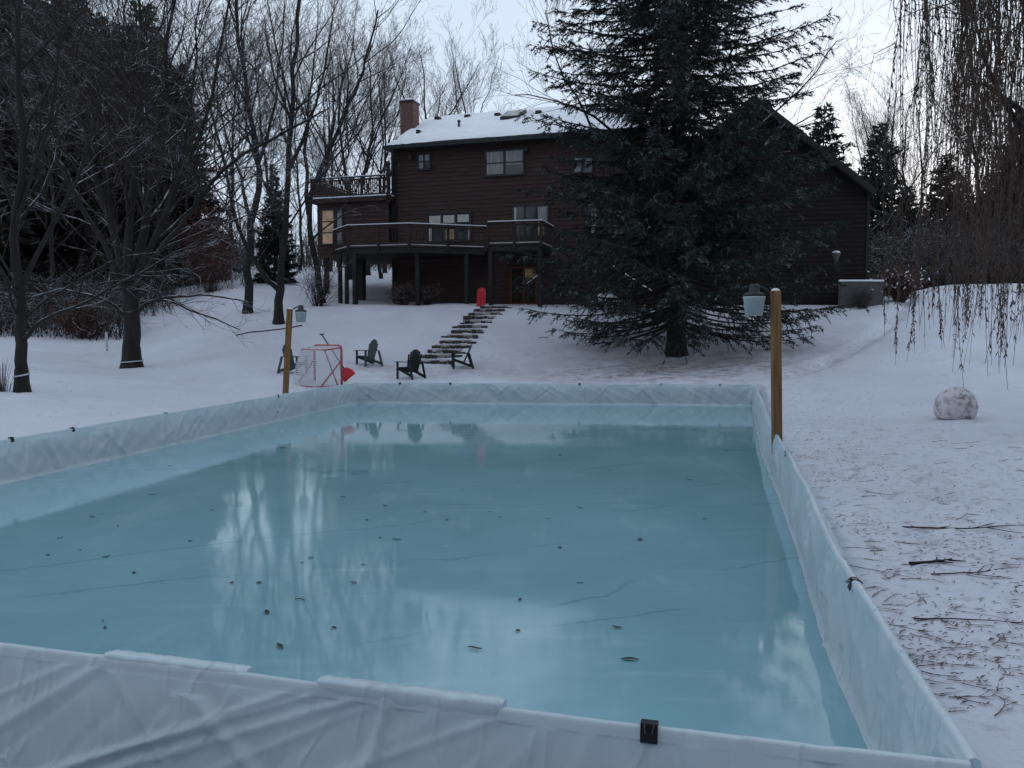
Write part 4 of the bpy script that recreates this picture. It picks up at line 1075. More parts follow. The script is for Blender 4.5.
# ------------------------------------------------------------------ bare trees
UP = np.array([0, 0, 1.])
def unit(v): return v/(np.linalg.norm(v)+1e-9)
def perp_dir(t, ang, rng):
    a = rng.normal(size=3); a -= t*a.dot(t); a = unit(a); return t*math.cos(ang)+a*math.sin(ang)
class BareTree:
    def __init__(s, seed, maxlev=4, dens=(1.6, 2.2, 3.0, 4.0), wob=.12, trop=.06, ang=(.45, .95), ratio=(.32, .62), minr=.005, twigr=.52):
        s.rng = np.random.default_rng(seed); s.tr = Tubes(); s.cr = Tubes(); s.maxlev = maxlev; s.dens = dens; s.wob = wob; s.trop = trop; s.ang = ang; s.ratio = ratio; s.minr = minr; s.twigr = twigr
    def path(s, pts, r0, r1, level, t0=.2, sub=3):
        """explicit limb through points (resampled with a little wander), then children"""
        P = [np.array(p, float) for p in pts]; out = []
        for i in range(len(P)-1):
            p0 = P[max(i-1, 0)]; p1 = P[i]; p2 = P[i+1]; p3 = P[min(i+2, len(P)-1)]
            for k in range(sub):
                t = k/sub; out.append(.5*((2*p1)+(p2-p0)*t+(2*p0-5*p1+4*p2-p3)*t*t+(3*p1-p0-3*p2+p3)*t**3))
        out.append(P[-1]); out = np.array(out); n = len(out)
        L = np.linalg.norm(np.diff(out, axis=0), axis=1).sum()
        out[1:-1] += s.rng.normal(size=(n-2, 3))*min(.03*L/n*2, .07)
        rad = r0+(r1-r0)*np.linspace(0, 1, n)**.8
        (s.tr if level <= 1 else s.cr).add(out, rad)
        s.children(out, rad, L, level, t0)
    def children(s, P, rad, L, level, t0=.2):
        if level >= s.maxlev: return
        rng = s.rng; n = len(P); k = int(L*s.dens[level]*rng.uniform(.85, 1.15)+.5)
        for _ in range(k):
            t = t0+(1-t0)*rng.random()**.8; f = t*(n-1); i = min(int(f), n-2); f -= i
            p = P[i]*(1-f)+P[i+1]*f; tan = unit(P[i+1]-P[i]); r = (rad[i]*(1-f)+rad[i+1]*f)
            cl = L*rng.uniform(*s.ratio)*(1.15-.65*t)
            if level == 0: cl = min(cl, 5.5)
            cl = max(cl, .25)
            d = perp_dir(tan, rng.uniform(*s.ang), rng); d = unit(d+UP*.12)
            s.grow(p, d, cl, max(r*s.twigr*rng.uniform(.6, 1), s.minr), level+1)
    def grow(s, p, d, L, r, level):
        n = int(min(7, max(3, L/.35+2))); rng = s.rng; pts = [p]; st = L/(n-1)
        W = rng.normal(size=(n, 3))*s.wob
        for i in range(n-1): d = unit(d+W[i]+UP*s.trop); p = p+d*st; pts.append(p)
        pts = np.array(pts); rad = r*(1-.72*np.linspace(0, 1, n))
        (s.tr if level <= 1 else s.cr).add(pts, np.maximum(rad, s.minr*.6))
        s.children(pts, rad, L, level)
    def finish(s, name, label, cat, loc, group=None, barkm='bark', twigm='twig', local=True):
        loc = Vector(loc); th = thing(name, label, cat, loc, 0, group)
        for tbs, nm, mt, sd in ((s.tr, 'trunk', barkm, 7), (s.cr, 'crown', twigm, 3)):
            V, Qd = tbs.arrays(sd)
            if not len(V): continue
            if not local: V = V-np.array(loc)
            link(nm, mesh_from(nm, V, [Qd]), M[mt], th, True)
        return th
def flare(T, base, r, h=.5):
    T.tr.add([base+np.array([0, 0, -.25]), base+np.array([0, 0, .02]), base+np.array([0, 0, h*.4]), base+np.array([0, 0, h])], [r*1.5, r*1.32, r*1.1, r*.98])
def tie(th, r, z):
    mb = MB(); mb.tube([(r*math.cos(a), r*math.sin(a), z+.03*math.sin(a+1)) for a in np.linspace(0, 2*math.pi, 17)], .02, 6, False); mb.build('trunk_tie', M['tie'], th, True)
NP = lambda px, py, Y: np.array(at_d(px, py, Y))

# A: slim tree at the far left
gA = np.array(on_ground(22, 17.6))
T = BareTree(11, 4, (1.5, 2.4, 3.0, 3.5), trop=.05)
flare(T, gA, .14); zA = gA+np.array([0, 0, .3])
T.path([gA+np.array([0, 0, .1]), NP(21, 345, 17.6), NP(20, 300, 17.6), NP(17, 240, 17.5), NP(22, 150, 17.3), NP(18, 60, 17.2), NP(25, -40, 17.2)], .14, .045, 0, .3)
T.path([NP(24, 340, 17.6), NP(45, 320, 17.3), NP(90, 300, 16.9), NP(160, 262, 16.4), NP(200, 240, 16.2)], .05, .012, 1)
T.path([NP(22, 322, 17.6), NP(60, 290, 17.9), NP(110, 262, 18.2), NP(160, 252, 18.5)], .04, .010, 1)
T.path([NP(18, 315, 17.6), NP(8, 290, 17.2), NP(12, 262, 17)], .035, .012, 1)
T.path([NP(20, 300, 17.6), NP(-20, 240, 17.0), NP(-60, 180, 16.8)], .06, .015, 1)
T.path([NP(20, 290, 17.6), NP(60, 210, 17.9), NP(95, 130, 18.1), NP(110, 40, 18.2)], .06, .015, 1)
T.path([NP(18, 230, 17.6), NP(-10, 130, 17.6), NP(-20, 30, 17.6)], .06, .015, 1)
T.path([NP(20, 210, 17.6), NP(50, 120, 17.2), NP(60, 30, 17.0)], .06, .015, 1)
thA = T.finish('bare_tree', 'slim bare tree at the left photo edge with a pale tie round its trunk', 'tree', gA, 'bare yard trees left of the house', local=False)
tie(thA, .15, .36)
# suckers at its base
th = thing('dry_grass_clump', 'clump of dry upright shoots at the foot of the slim tree at the left edge', 'plant', gA+np.array([-.35, -.1, 0]))
tb = Tubes()
for i in range(40):
    a = random.uniform(0, 6.28); r_ = random.uniform(0, .14); l = random.uniform(.25, .75)
    tb.add([(r_*math.cos(a), r_*math.sin(a), -.05), (r_*1.5*math.cos(a), r_*1.5*math.sin(a), l*.5), (r_*2.6*math.cos(a), r_*2.6*math.sin(a), l)], [.008, .006, .003])
tb.build('shoots', M['twig_grey'], th, 3)
# B: thick vase-shaped tree
gB = np.array(on_ground(132, 26.8)); YB = 26.8
T = BareTree(23, 4, (1.6, 2.3, 3.0, 3.8), trop=.05)
flare(T, gB, .29, .7)
T.path([gB+np.array([0, 0, .1]), NP(132, 335, YB), NP(131, 308, YB), NP(130, 285, YB)], .29, .24, 0, .7)
for pts, r0 in (([(130, 300, 0), (118, 250, .3), (92, 160, .5), (70, 80, .9), (50, -30, 1.2)], .17),
                ([(131, 290, 0), (128, 230, -.4), (140, 130, -.8), (142, 43, -1.0), (140, -60, -1.2)], .18),
                ([(131, 292, 0), (150, 200, .5), (160, 110, .9), (166, 43, 1.0), (175, -60, 1.0)], .18),
                ([(133, 290, 0), (165, 215, -.5), (200, 140, -1.4), (215, 70, -1.8), (235, -20, -2)], .13),
                ([(135, 290, 0), (180, 225, -1), (225, 170, -1.6), (290, 128, -2.2), (330, 108, -2.5)], .10),
                ([(128, 295, 0), (100, 240, -1.2), (60, 170, -2.0), (20, 100, -2.6), (-10, 40, -3)], .12),
                ([(134, 315, 0), (148, 302, -.2), (175, 297, -.6), (215, 296, -1), (248, 302, -1.3)], .075),
                ([(140, 303, 0), (165, 300, .3), (190, 310, .5), (218, 320, .8), (240, 330, 1)], .05),
                ([(128, 318, 0), (105, 300, -.5), (60, 290, -1.5), (25, 300, -2)], .06),
                ([(130, 280, 0), (110, 200, 1.5), (118, 110, 2.2), (112, 20, 2.5)], .12),
                ([(131, 275, 0), (175, 180, 1.5), (190, 90, 2.2), (200, 0, 2.4)], .11)):
    T.path([NP(a, b, YB+c) for a, b, c in pts], r0, .018, 1, .15)
thB = T.finish('bare_tree', 'thick trunked bare tree with many spreading limbs on the left lawn', 'tree', gB, 'bare yard trees left of the house', local=False)
tie(thB, .35, .22)
# C, D, E near the left end of the house
gC = np.array(on_ground(279, 33.0)); YC = 33.0
T = BareTree(31, 4, (1.3, 2.1, 2.9, 3.6), trop=.05); flare(T, gC, .2)
T.path([gC+np.array([0, 0, .1]), NP(280, 290, YC), NP(283, 262, YC), NP(287, 210, YC), NP(291, 122, YC), NP(297, 45, YC), NP(302, -40, YC)], .2, .06, 0, .35)
for pts, r0 in (([(279, 290, 0), (262, 272, -.2), (248, 250, -.3), (235, 215, -.5), (222, 150, -.6), (205, 90, -.8), (190, 40, -1)], .13),
                ([(286, 225, 0), (270, 190, .5), (262, 130, .9), (255, 60, 1.2)], .08), ([(289, 170, 0), (310, 120, -.6), (325, 70, -1), (335, 0, -1.3)], .09),
                ([(291, 120, 0), (275, 80, .5), (265, 20, .8)], .07), ([(285, 240, 0), (250, 212, -1.5), (215, 190, -2.5)], .05)):
    T.path([NP(a, b, YC+c) for a, b, c in pts], r0, .018, 1, .2)
T.finish('bare_tree', 'forked bare tree with a straight main stem just left of the hanging lamp post', 'tree', gC, 'bare yard trees left of the house', local=False)
gD = np.array(on_ground(248, 36.0)); YD = 36.0
T = BareTree(37, 4, (1.3, 2.1, 2.9, 3.6), trop=.05); flare(T, gD, .2)
T.path([gD+np.array([0, 0, .1]), NP(249, 270, YD), NP(251, 225, YD), NP(259, 190, YD), NP(258, 158, YD), NP(246, 92, YD), NP(240, 45, YD), NP(236, -30, YD)], .21, .06, 0, .35)
for pts, r0 in (([(251, 222, 0), (240, 175, .6), (222, 120, 1), (205, 60, 1.2)], .10), ([(258, 165, 0), (272, 120, -.6), (280, 60, -1), (285, 0, -1.2)], .09),
                ([(250, 110, 0), (230, 70, -.6), (222, 10, -1)], .08), ([(255, 140, 0), (235, 120, -2), (215, 80, -3)], .06)):
    T.path([NP(a, b, YD+c) for a, b, c in pts], r0, .018, 1, .2)
T.finish('bare_tree', 'bare tree with one straight lower trunk leaning left higher up, left of the forked tree', 'tree', gD, 'bare yard trees left of the house', local=False)
gE = np.array(on_ground(322, 39.5)); YE = 39.5
T = BareTree(41, 4, (1.1, 1.7, 2.2, 2.6), trop=.04); flare(T, gE, .17)
T.path([gE+np.array([0, 0, .1]), NP(316, 260, YE), NP(308, 210, YE), NP(322, 165, YE), NP(340, 127, YE), NP(355, 92, YE), NP(366, 60, YE), NP(378, 10, YE)], .17, .04, 0, .3)
T.path([NP(309, 215, YE), NP(305, 150, YE+.5), NP(312, 80, YE+.8), NP(318, 0, YE+1)], .12, .02, 1, .2)
T.path([NP(312, 240, YE), NP(345, 213, YE-.8), NP(378, 205, YE-1.2)], .05, .012, 1, .2)
T.finish('bare_tree', 'bare tree bending right in front of the roof terrace at the house left end', 'tree', gE, 'bare yard trees left of the house', local=False)
# F: bare tree standing between spruce and house
gFp = np.array(on_ground(672, 32.5)); YF = 32.5
T = BareTree(47, 4, (.9, 1.5, 2.0, 2.4), trop=.03); flare(T, gFp, .18)
T.path([gFp+np.array([0, 0, .1]), NP(672, 260, YF), NP(676, 180, YF), NP(678, 90, YF), NP(680, 0, YF), NP(682, -90, YF)], .18, .06, 0, .4)
for pts in ([(673, 230, 0), (625, 165, -.3), (585, 115, -.6), (556, 60, -.8), (545, 10, -.9)], [(675, 200, 0), (610, 130, -.8), (560, 100, -1), (515, 95, -1.2)], [(676, 150, 0), (630, 90, .6), (600, 30, .8)],
            [(675, 220, 0), (730, 170, -.4), (790, 128, -.8), (830, 105, -1)], [(676, 190, 0), (740, 140, .4), (800, 90, .8), (838, 40, 1)], [(677, 140, 0), (720, 80, -.5), (750, 10, -.8)]):
    T.path([NP(a, b, YF+c) for a, b, c in pts], .08, .014, 1, .35)
T.finish('bare_tree', 'bare tree half hidden behind the big spruce, its thin limbs reaching out on both sides', 'tree', gFp, None, local=False)

# background bare trees: four prototypes, copied
def proto_bare(seed, Ht, spread, r0, nl):
    T = BareTree(seed, 4, (.5, 1.5, 2.6, 3.2), twigr=.48, trop=.07, minr=.007, ang=(.35, .8)); rng = T.rng
    flare(T, np.zeros(3), r0)
    T.path([(0, 0, .1), (rng.normal()*.2, rng.normal()*.2, Ht*.3), (rng.normal()*.4, rng.normal()*.4, Ht*.65), (rng.normal()*.5, rng.normal()*.5, Ht)], r0, .03, 0, .3)
    for i in range(nl):
        a = rng.uniform(0, 6.28); z0 = Ht*rng.uniform(.18, .6); l = spread*rng.uniform(.7, 1.1); hh = Ht*rng.uniform(.25, .42)
        T.path([(0, 0, z0), (math.cos(a)*l*.35, math.sin(a)*l*.35, z0+hh*.4), (math.cos(a)*l*.75, math.sin(a)*l*.75, z0+hh*.8), (math.cos(a)*l, math.sin(a)*l, z0+hh*1.15)], r0*.34, .014, 1, .2)
    return T
PB = []
bgt = [  # px, depth, proto, scale, label
    (424, 57, 0, 1.0, 'bare tree behind the roof, just right of the brick chimney'),
    (462, 60, 1, .95, 'bare tree behind the roof, between the chimney and the skylight'),
    (385, 55, 2, .95, 'bare tree behind the roof terrace, just left of the chimney'),
    (350, 50, 1, .9, 'grey bare tree rising behind the left end of the roof terrace'),
    (330, 58, 0, 1.05, 'tall bare tree in the wood behind the bending tree'),
    (300, 60, 3, .9, 'slender bare tree in the wood seen between the forked tree and the bending tree'),
    (227, 49, 2, .95, 'bare tree in the wood left of the small pointed spruce'),
    (195, 56, 0, .9, 'bare tree at the wood edge above the rusty leaved bush'),
    (165, 52, 1, 1.1, 'bare tree deep in the wood behind the thick trunked tree'),
    (85, 45, 3, 1.1, 'bare tree in front of the dark conifers on the left'),
    (50, 40, 2, .95, 'bare tree at the left wood edge behind the slim tied tree'),
    (115, 55, 3, 1.1, 'bare tree among the dark conifers between the two lawn trees'),
    (381, 51, 3, .8, 'bare tree whose trunk shows under the sun room against snow'),
    (340, 62, 2, 1.0, 'far bare tree seen through the railing at the left of the roof terrace'),
    (368, 53, 0, .95, 'bare tree behind the middle of the roof terrace'),
    (862, 62, 1, .85, 'pale bare tree behind the garage between its two spruces'),
    (905, 55, 0, .85, 'bare tree behind the garage right of the second spruce'),
    (925, 60, 2, .95, 'bare tree behind the crest, left of the reddish conifer'),
    (972, 58, 1, 1.0, 'bare tree behind the crest among the willow strands'),
    (890, 46, 3, .75, 'small bare tree with snowy limbs just right of the garage wall'),
    (1010, 52, 0, .9, 'bare tree behind the crest at the right photo edge'),
    (-30, 44, 1, 1.1, 'bare tree just beyond the left photo edge'),
    (-60, 52, 2, 1.1, 'bare tree outside the photo on the left'),
    
]
proto_roots = {}
PR = [proto_bare(101, 15, 4.0, .18, 7), proto_bare(102, 16.5, 3.6, .20, 7), proto_bare(103, 14, 4.6, .16, 8), proto_bare(104, 16, 3.2, .15, 7)]
for i, (px, Y, k, sc, lb) in enumerate(bgt):
    g = on_ground(px, Y, -.05); tw = 'twig_grey'
    if k not in proto_roots:
        r_ = PR[k].finish('woodland_tree', lb, 'tree', g, 'bare trees of the wood behind the house', 'bark_plain', tw); proto_roots[k] = r_; r_.scale = (sc,)*3; r_.rotation_euler = (0, 0, i*1.3)
    else: dup(proto_roots[k], g, i*1.3, lb, 'bare trees of the wood behind the house', sc)

# ------------------------------------------------------------------ spruces
def blades(P, D, Ln, Wd, rng):
    """thin triangular needle sprays at points P along D"""
    n = len(P); side = np.cross(D, rng.normal(size=(n, 3))); side /= np.linalg.norm(side, axis=1, keepdims=True)+1e-9
    a = P-side*Wd[:, None]; b = P+side*Wd[:, None]; c = P+D*Ln[:, None]+np.array([0, 0, -.02])
    V = np.stack([a, b, c], 1).reshape(-1, 3); return V, np.arange(n*3).reshape(n, 3)
def spruce_parts(seed, Ht, prof, nbr, tw_per_m, bl_per_m, r0, zlow, bl=(.10, .20), bw=(.018, .034), droop=.28, sparse=None, irregular=.25, scat=.12):
    rng = np.random.default_rng(seed); T = Tubes(); tw = Tubes()
    T.add([(0, 0, -.3), (0, 0, .05), (0, 0, .5), (0, 0, Ht*.35), (0, 0, Ht*.7), (0, 0, Ht)], [r0*1.35, r0*1.2, r0, r0*.68, r0*.36, .02])
    PP, DD, LL, WW = [], [], [], []
    for b in range(nbr):
        u = (b+rng.random())/nbr; z = zlow+(Ht-zlow-.25)*u**1.12; rel = (z-zlow)/(Ht-zlow)
        az = b*2.39996+rng.normal()*.3
        L = prof(z, az)*rng.uniform(1-irregular*1.8, 1+irregular*.12); L = max(L, .3)
        h = np.array([math.cos(az), math.sin(az), 0]); n = 9; t = np.linspace(0, 1, n)
        dr = droop*(1-rel)**1.0
        zz = L*(.10*rel*t - dr*t*1.2 + (dr*.75+.06)*t*t + .25*rel*t)
        wig = np.cumsum(rng.normal(size=n)*.025*L); wig -= wig[0]
        pts = np.array([0, 0, z])+h*(t*L)[:, None]+np.cross(UP, h)*wig[:, None]+UP*zz[:, None]
        br = max(.012, min(.05, r0*.18)*(L/5)**.7)
        T.add(pts, br*(1-.85*t))
        dens = 1.0 if sparse is None else sparse(z, az)
        nt_ = max(3, int(L*tw_per_m*dens)); sl0 = .36 if z < zlow+2.6 else .04; s = sl0+(1-sl0)*rng.random(nt_)**.85
        for q in s:
            f = q*(n-1); i = min(int(f), n-2); f -= i; p = pts[i]*(1-f)+pts[i+1]*f; tan = unit(pts[i+1]-pts[i])
            sd = np.cross(UP, tan)*rng.choice((-1, 1)); l = (.16*L+.28)*(1.12-.8*q)*rng.uniform(.5, 1.25); l = min(l, 1.3)
            d = unit(tan*rng.uniform(.45, .9)+sd*rng.uniform(.5, 1.0)+UP*(rng.normal()*scat-.26*(1-rel)))
            m = max(4, int(l*bl_per_m*dens)); k = rng.random(m)
            drp = np.array([0, 0, -.22])
            P = p+d*(k*l)[:, None]+drp*(l*k*k)[:, None]
            if l > .35: tw.add([p, p+d*l*.5+drp*l*.25, p+d*l*.95+drp*l*.9], [.008, .006, .003])
            Dn = d*.9+rng.normal(size=(m, 3))*.55; Dn /= np.linalg.norm(Dn, axis=1, keepdims=True)
            PP.append(P); DD.append(Dn); LL.append(rng.uniform(bl[0], bl[1], m)); WW.append(rng.uniform(bw[0], bw[1], m))
    V, Fc = blades(np.concatenate(PP), np.concatenate(DD), np.concatenate(LL), np.concatenate(WW), rng)
    v2, q2 = T.arrays(6); v3, q3 = tw.arrays(3) if tw.p else (np.zeros((0, 3)), np.zeros((0, 4), int))
    tv = np.concatenate([v2, v3]); tq = np.concatenate([q2, q3+len(v2)])
    return (tv, tq), (V, Fc)
def spruce(name, label, loc, parts, needles, group=None, rz=0, sc=1.0):
    th = thing(name, label, 'tree', loc, rz, group); th.scale = (sc,)*3
    (tv, tq), (V, Fc) = parts
    link('trunk', mesh_from('trunk', tv, [tq]), M['spruce_bark'], th, True)
    link('crown', mesh_from('crown', V, [Fc]), M[needles], th)
    return th
def big_prof(z, az):
    w = np.interp(z, [0, 1.5, 3, 6, 9, 11.5, 14, 18, 22, 25], [4.9, 5.6, 5.9, 5.9, 5.7, 5.6, 5.2, 4.0, 2.0, .2])
    return w*(1-.17*max(0, math.cos(az))*min(1, max(0, (z-7.5)/1.5)))+.2*math.sin(3*az+z*.9)
def big_sparse(z, az):
    d = np.interp(z, [0, 1.6, 2.6, 4, 8, 21], [.62, .70, .85, 1, 1, 1])
    if 2.3 < z < 3.8: d *= .7
    return d
sb = on_ground(676, 29, -.02)
spruce('spruce_tree', 'huge blue green spruce with sweeping low branches standing in front of the house', sb,
       spruce_parts(5, 25, big_prof, 520, 9.5, 46, .36, 1.1, (.08, .17), (.012, .023), .36, big_sparse, .20, scat=.24), 'needles')
dense = spruce_parts(61, 14, lambda z, a: np.interp(z, [0, 1, 5, 10, 14], [3.0, 3.1, 2.6, 1.45, .15]), 190, 11, 24, .2, .5, (.24, .46), (.045, .085), .22)
dense2 = spruce_parts(62, 11, lambda z, a: np.interp(z, [0, 1, 4, 8, 11], [2.7, 2.8, 2.3, 1.2, .12]), 170, 11, 24, .17, .4, (.22, .42), (.04, .08), .2)
def px_h(px, Y, ytop):      # height of a tree at depth Y whose tip shows at ytop
    g = on_ground(px, Y); return at_d(px, ytop, Y).z-g.z
protos = {}
def bg_spruce(px, Y, ytop, key, label, name='conifer', wide=1.0, nd=None):
    g = on_ground(px, Y, -.1); Hn = {'a': 14., 'b': 11., 'c': 11.}[key]; s = px_h(px, Y, ytop)/Hn
    if key not in protos:
        protos[key] = spruce(name, label, g, {'a': dense, 'b': dense2, 'c': dense2}[key], {'a': 'needles_dusk', 'b': 'needles_dark', 'c': 'needles_brown'}[key], 'dark conifers behind the yard')
        t = protos[key]
    else: t = dup(protos[key], g, px*.37, label, 'dark conifers behind the yard')
    t.scale = (s*wide, s*wide, s); t.rotation_euler = (0, 0, px*.37)
    return t
bg_spruce(183, 50, 60, 'a', 'tall dark conifer whose right side meets the open sky on the left', wide=1.15)
bg_spruce(120, 46, 20, 'a', 'tall dark conifer behind the thick trunked tree', wide=1.2)
bg_spruce(62, 44, -20, 'a', 'tall dark conifer between the two tied lawn trees', wide=1.2)
bg_spruce(8, 42, -30, 'a', 'tall dark conifer at the left photo edge', wide=1.25)
bg_spruce(-55, 42, -10, 'a', 'dark conifer just outside the left photo edge', wide=1.25)
bg_spruce(30, 55, -60, 'a', 'tallest dark conifer far back on the left', wide=1.2)
bg_spruce(150, 60, 0, 'a', 'dark conifer deep in the left wood', wide=1.2)
bg_spruce(275, 46, 163, 'b', 'small pointed dark spruce seen between the forked tree and its neighbour', wide=.85)
bg_spruce(820, 58, 103, 'b', 'dark spruce behind the garage roof, nearest its gable', wide=1.1)
bg_spruce(876, 54, 120, 'b', 'dark spruce behind the garage roof, right of its eave', wide=1.15)
bg_spruce(942, 50, 152, 'c', 'reddish brown conifer behind the crest on the right', wide=1.35)
bg_spruce(1015, 46, 110, 'a', 'broad dark conifer at the right photo edge behind the willow', wide=1.3)
bg_spruce(1075, 44, 60, 'a', 'dark conifer just outside the right photo edge', wide=1.2)
bg_spruce(905, 58, 185, 'b', 'low dark conifer between the spruce by the eave and the reddish conifer', wide=1.3)
bg_spruce(985, 54, 175, 'c', 'brownish low conifer between the reddish conifer and the right edge', wide=1.4)

def wood_mass(name, label, spots, parts, mats):
    (tv, tq), (V, Fc) = parts; rr = random.Random(3); V1, F1, n1 = [], [], 0; V2, F2, n2 = [], [], 0
    back = spots is None
    if back: spots = [(x_, -9-4*(k % 2)-.012*x_*x_*0, 0) for k, x_ in enumerate(np.linspace(-34, 34, 21))]
    for px, Y, ytop in spots:
        if back: g = np.array((px, Y, gz(px, Y)-.1)); s_ = rr.uniform(1.0, 1.35)
        else: g = np.array(on_ground(px, Y, -.1)); s_ = px_h(px, Y, ytop)/14.
        a = rr.uniform(0, 6.28); Rm = np.array([[math.cos(a), -math.sin(a), 0], [math.sin(a), math.cos(a), 0], [0, 0, 1]])*s_
        Rm[:2] *= rr.uniform(1.1, 1.4)
        V1.append(V@Rm.T+g); F1.append(Fc+n1); n1 += len(V); V2.append(tv@Rm.T+g); F2.append(tq+n2); n2 += len(tv)
    VV = np.concatenate(V1+V2); me = mesh_from(name, VV, [np.concatenate(F1), np.concatenate(F2)+n1])
    o = link(name, me, M[mats]); return tag(o, label, 'wood', None, 'stuff')
wood_mass('evergreen_wood', 'dark evergreen wood behind the left lawn, reading as one black mass', [(-90, 56, -20), (-40, 60, 0), (-5, 52, -10), (45, 50, 0), (80, 58, -20), (105, 52, 10), (135, 54, 30), (160, 56, 90), (90, 49, 90), (25, 47, 60), (150, 49, 170), (60, 47, 140)], dense, 'needles_dusk')
wood_mass('evergreen_wood', 'unseen evergreen wood added behind the camera to darken the near liner and house front', None, dense, 'needles_dusk')  # unseen tree row, added to block sky light from behind the camera
wood_mass('evergreen_wood', 'dark evergreen wood behind the crest on the right', [(960, 62, 175), (1000, 58, 150), (1040, 54, 90), (1090, 56, 60), (915, 64, 215), (1030, 62, 120), (880, 62, 210), (850, 66, 200)], dense, 'needles_brown')
# ------------------------------------------------------------------ shrubs, thickets
def shrub(name, label, loc, h, w, n, mat, seed, leaf=None, nleaf=0, group=None, cat='shrub'):
    rng = np.random.default_rng(seed); th = thing(name, label, cat, loc, 0, group); tb = Tubes(); tips = []
    for i in range(n):
        a = rng.uniform(0, 6.28); l = h*rng.uniform(.55, 1.05); o = rng.uniform(.1, 1)*w
        p = np.array([math.cos(a)*o*.2, math.sin(a)*o*.2, -.1]); e = np.array([math.cos(a)*o, math.sin(a)*o, l])
        m = (p+e)/2+rng.normal(size=3)*.06*h; tb.add([p, m, e], [.014, .010, .004]); tips += [m, e]
        for k in range(4):
            t = rng.uniform(.35, .95); q = p+(e-p)*t; e2 = q+rng.normal(size=3)*.22*h+np.array([0, 0, .12*h]); tb.add([q, (q+e2)/2+rng.normal(size=3)*.02, e2], [.008, .006, .003]); tips.append(e2)
    tb.build('stems', M[mat], th, 3)
    if leaf:
        tips = np.array(tips); P = tips[rng.integers(0, len(tips), nleaf)]+rng.normal(size=(nleaf, 3))*.13*h*.5; P[:, 2] = np.abs(P[:, 2])
        D = rng.normal(size=(nleaf, 3)); D /= np.linalg.norm(D, axis=1, keepdims=True)
        V, Fc = blades(P, D, rng.uniform(.05, .13, nleaf), rng.uniform(.02, .045, nleaf), rng); link('leaves', mesh_from('leaves', V, [Fc]), M[leaf], th)
    return th
shrub('rusty_bush', 'rusty leaved bush at the wood edge right of the thick trunked tree', on_ground(212, 44), 4.2, 1.7, 60, 'twig_red', 1, 'rust_leaf', 2600)
shrub('rusty_bush', 'low rusty leaved bush between the two tied lawn trees', on_ground(88, 34), 1.3, 1.3, 50, 'twig_red', 2, 'rust_leaf', 1500)
shrub('bare_bush', 'bare twiggy bush at the left corner of the house under the sun room', on_ground(318, 38.2), 1.9, 1.0, 60, 'twig', 3)
shrub('bare_bush', 'dark low bush under the deck beside the basement wall', on_ground(402, 38.6), .9, .8, 60, 'twig', 4, 'willow_leaf', 500)
shrub('bare_bush', 'dark low bush under the deck, second from the posts', on_ground(427, 39.0), .8, .8, 60, 'twig', 5, 'willow_leaf', 500)
sh = shrub('snowy_bush', 'round russet bush dotted with snow right of the pale fence panel', on_ground(899, 35.6), 1.25, 1.05, 160, 'twig_red', 6, 'rust_leaf', 1300)
rng = np.random.default_rng(77); P = rng.normal(size=(260, 3))*np.array([.55, .5, .22])+np.array([0, 0, .85]); D = rng.normal(size=(260, 3)); D /= np.linalg.norm(D, axis=1, keepdims=True)
V, Fc = blades(P, D, rng.uniform(.06, .16, 260), rng.uniform(.03, .06, 260), rng); link('snow_clumps', mesh_from('snow_clumps', V, [Fc]), M['snow'], sh)
shrub('bare_bush', 'grey twiggy bush in front of the pale fence panel', on_ground(862, 34.6), .9, .6, 40, 'twig_grey', 8)
# sapling with pale guard
gS = on_ground(107, 31.0)
th = thing('sapling', 'tiny sapling with pale trunk guard at the wood edge left of the thick trunked tree', 'sapling', gS)
tb = Tubes(); tb.add([(0, 0, -.1), (0, 0, .6), (.02, 0, 1.2), (0, .02, 1.9)], [.02, .018, .012, .004])
for i in range(14): z = random.uniform(.9, 1.7); a = random.uniform(0, 6.28); tb.add([(0, 0, z), (.15*math.cos(a), .15*math.sin(a), z+.2), (.3*math.cos(a), .3*math.sin(a), z+.5)], [.008, .006, .003])
tb.build('stem', M['twig'], th, 5); mb = MB(); mb.lathe((0, 0, .08), [(.045, 0), (.045, .62), (.03, .64)], 8); mb.build('guard', M['tie'], th)
# thicket along the wood edge, uncountable
def thicket(name, label, spans, mat, seed, leaf=False):
    rng = np.random.default_rng(seed); tb = Tubes()
    for (pxa, pxb, ya, yb, n, h) in spans:
        for i in range(n):
            px = rng.uniform(pxa, pxb); Y = rng.uniform(ya, yb); x = (px-CX)/F*Y; z = gz(x, Y); hh = h*rng.uniform(.4, 1.15)
            p = np.array([x, Y, z-.1]); ln = rng.normal(size=2)*.32*hh
            e = p+np.array([ln[0], ln[1], hh]); m = (p+e)/2+rng.normal(size=3)*.08*hh; tb.add([p, m, e], [.016, .012, .005])
            for k in range(5):
                t = rng.uniform(.25, .95); q = p+(e-p)*t; e2 = q+rng.normal(size=3)*.25*hh+np.array([0, 0, .15*hh]); tb.add([q, (q+e2)/2+rng.normal(size=3)*.05, e2], [.011, .009, .004])
    o = tb.build(name, M[mat], None, 3); return tag(o, label, 'undergrowth', None, 'stuff')
thicket('undergrowth', 'dense bare twiggy undergrowth along the edge of the left wood', [(-120, 130, 33.5, 41, 1300, 2.1), (120, 175, 39, 44, 160, 1.7)], 'twig', 71)
thicket('undergrowth', 'grey snow flecked undergrowth on the rise right of the rusty bush', [(135, 250, 44, 60, 420, 2.2)], 'twig_snow', 75)
thicket('undergrowth', 'grey twiggy undergrowth on the rise behind the house left end', [(225, 400, 58, 72, 420, 2.4)], 'twig_grey', 72)
thicket('undergrowth', 'dark twiggy undergrowth behind the crest on the right', [(870, 1150, 41.5, 52, 2300, 3.4)], 'twig', 73)
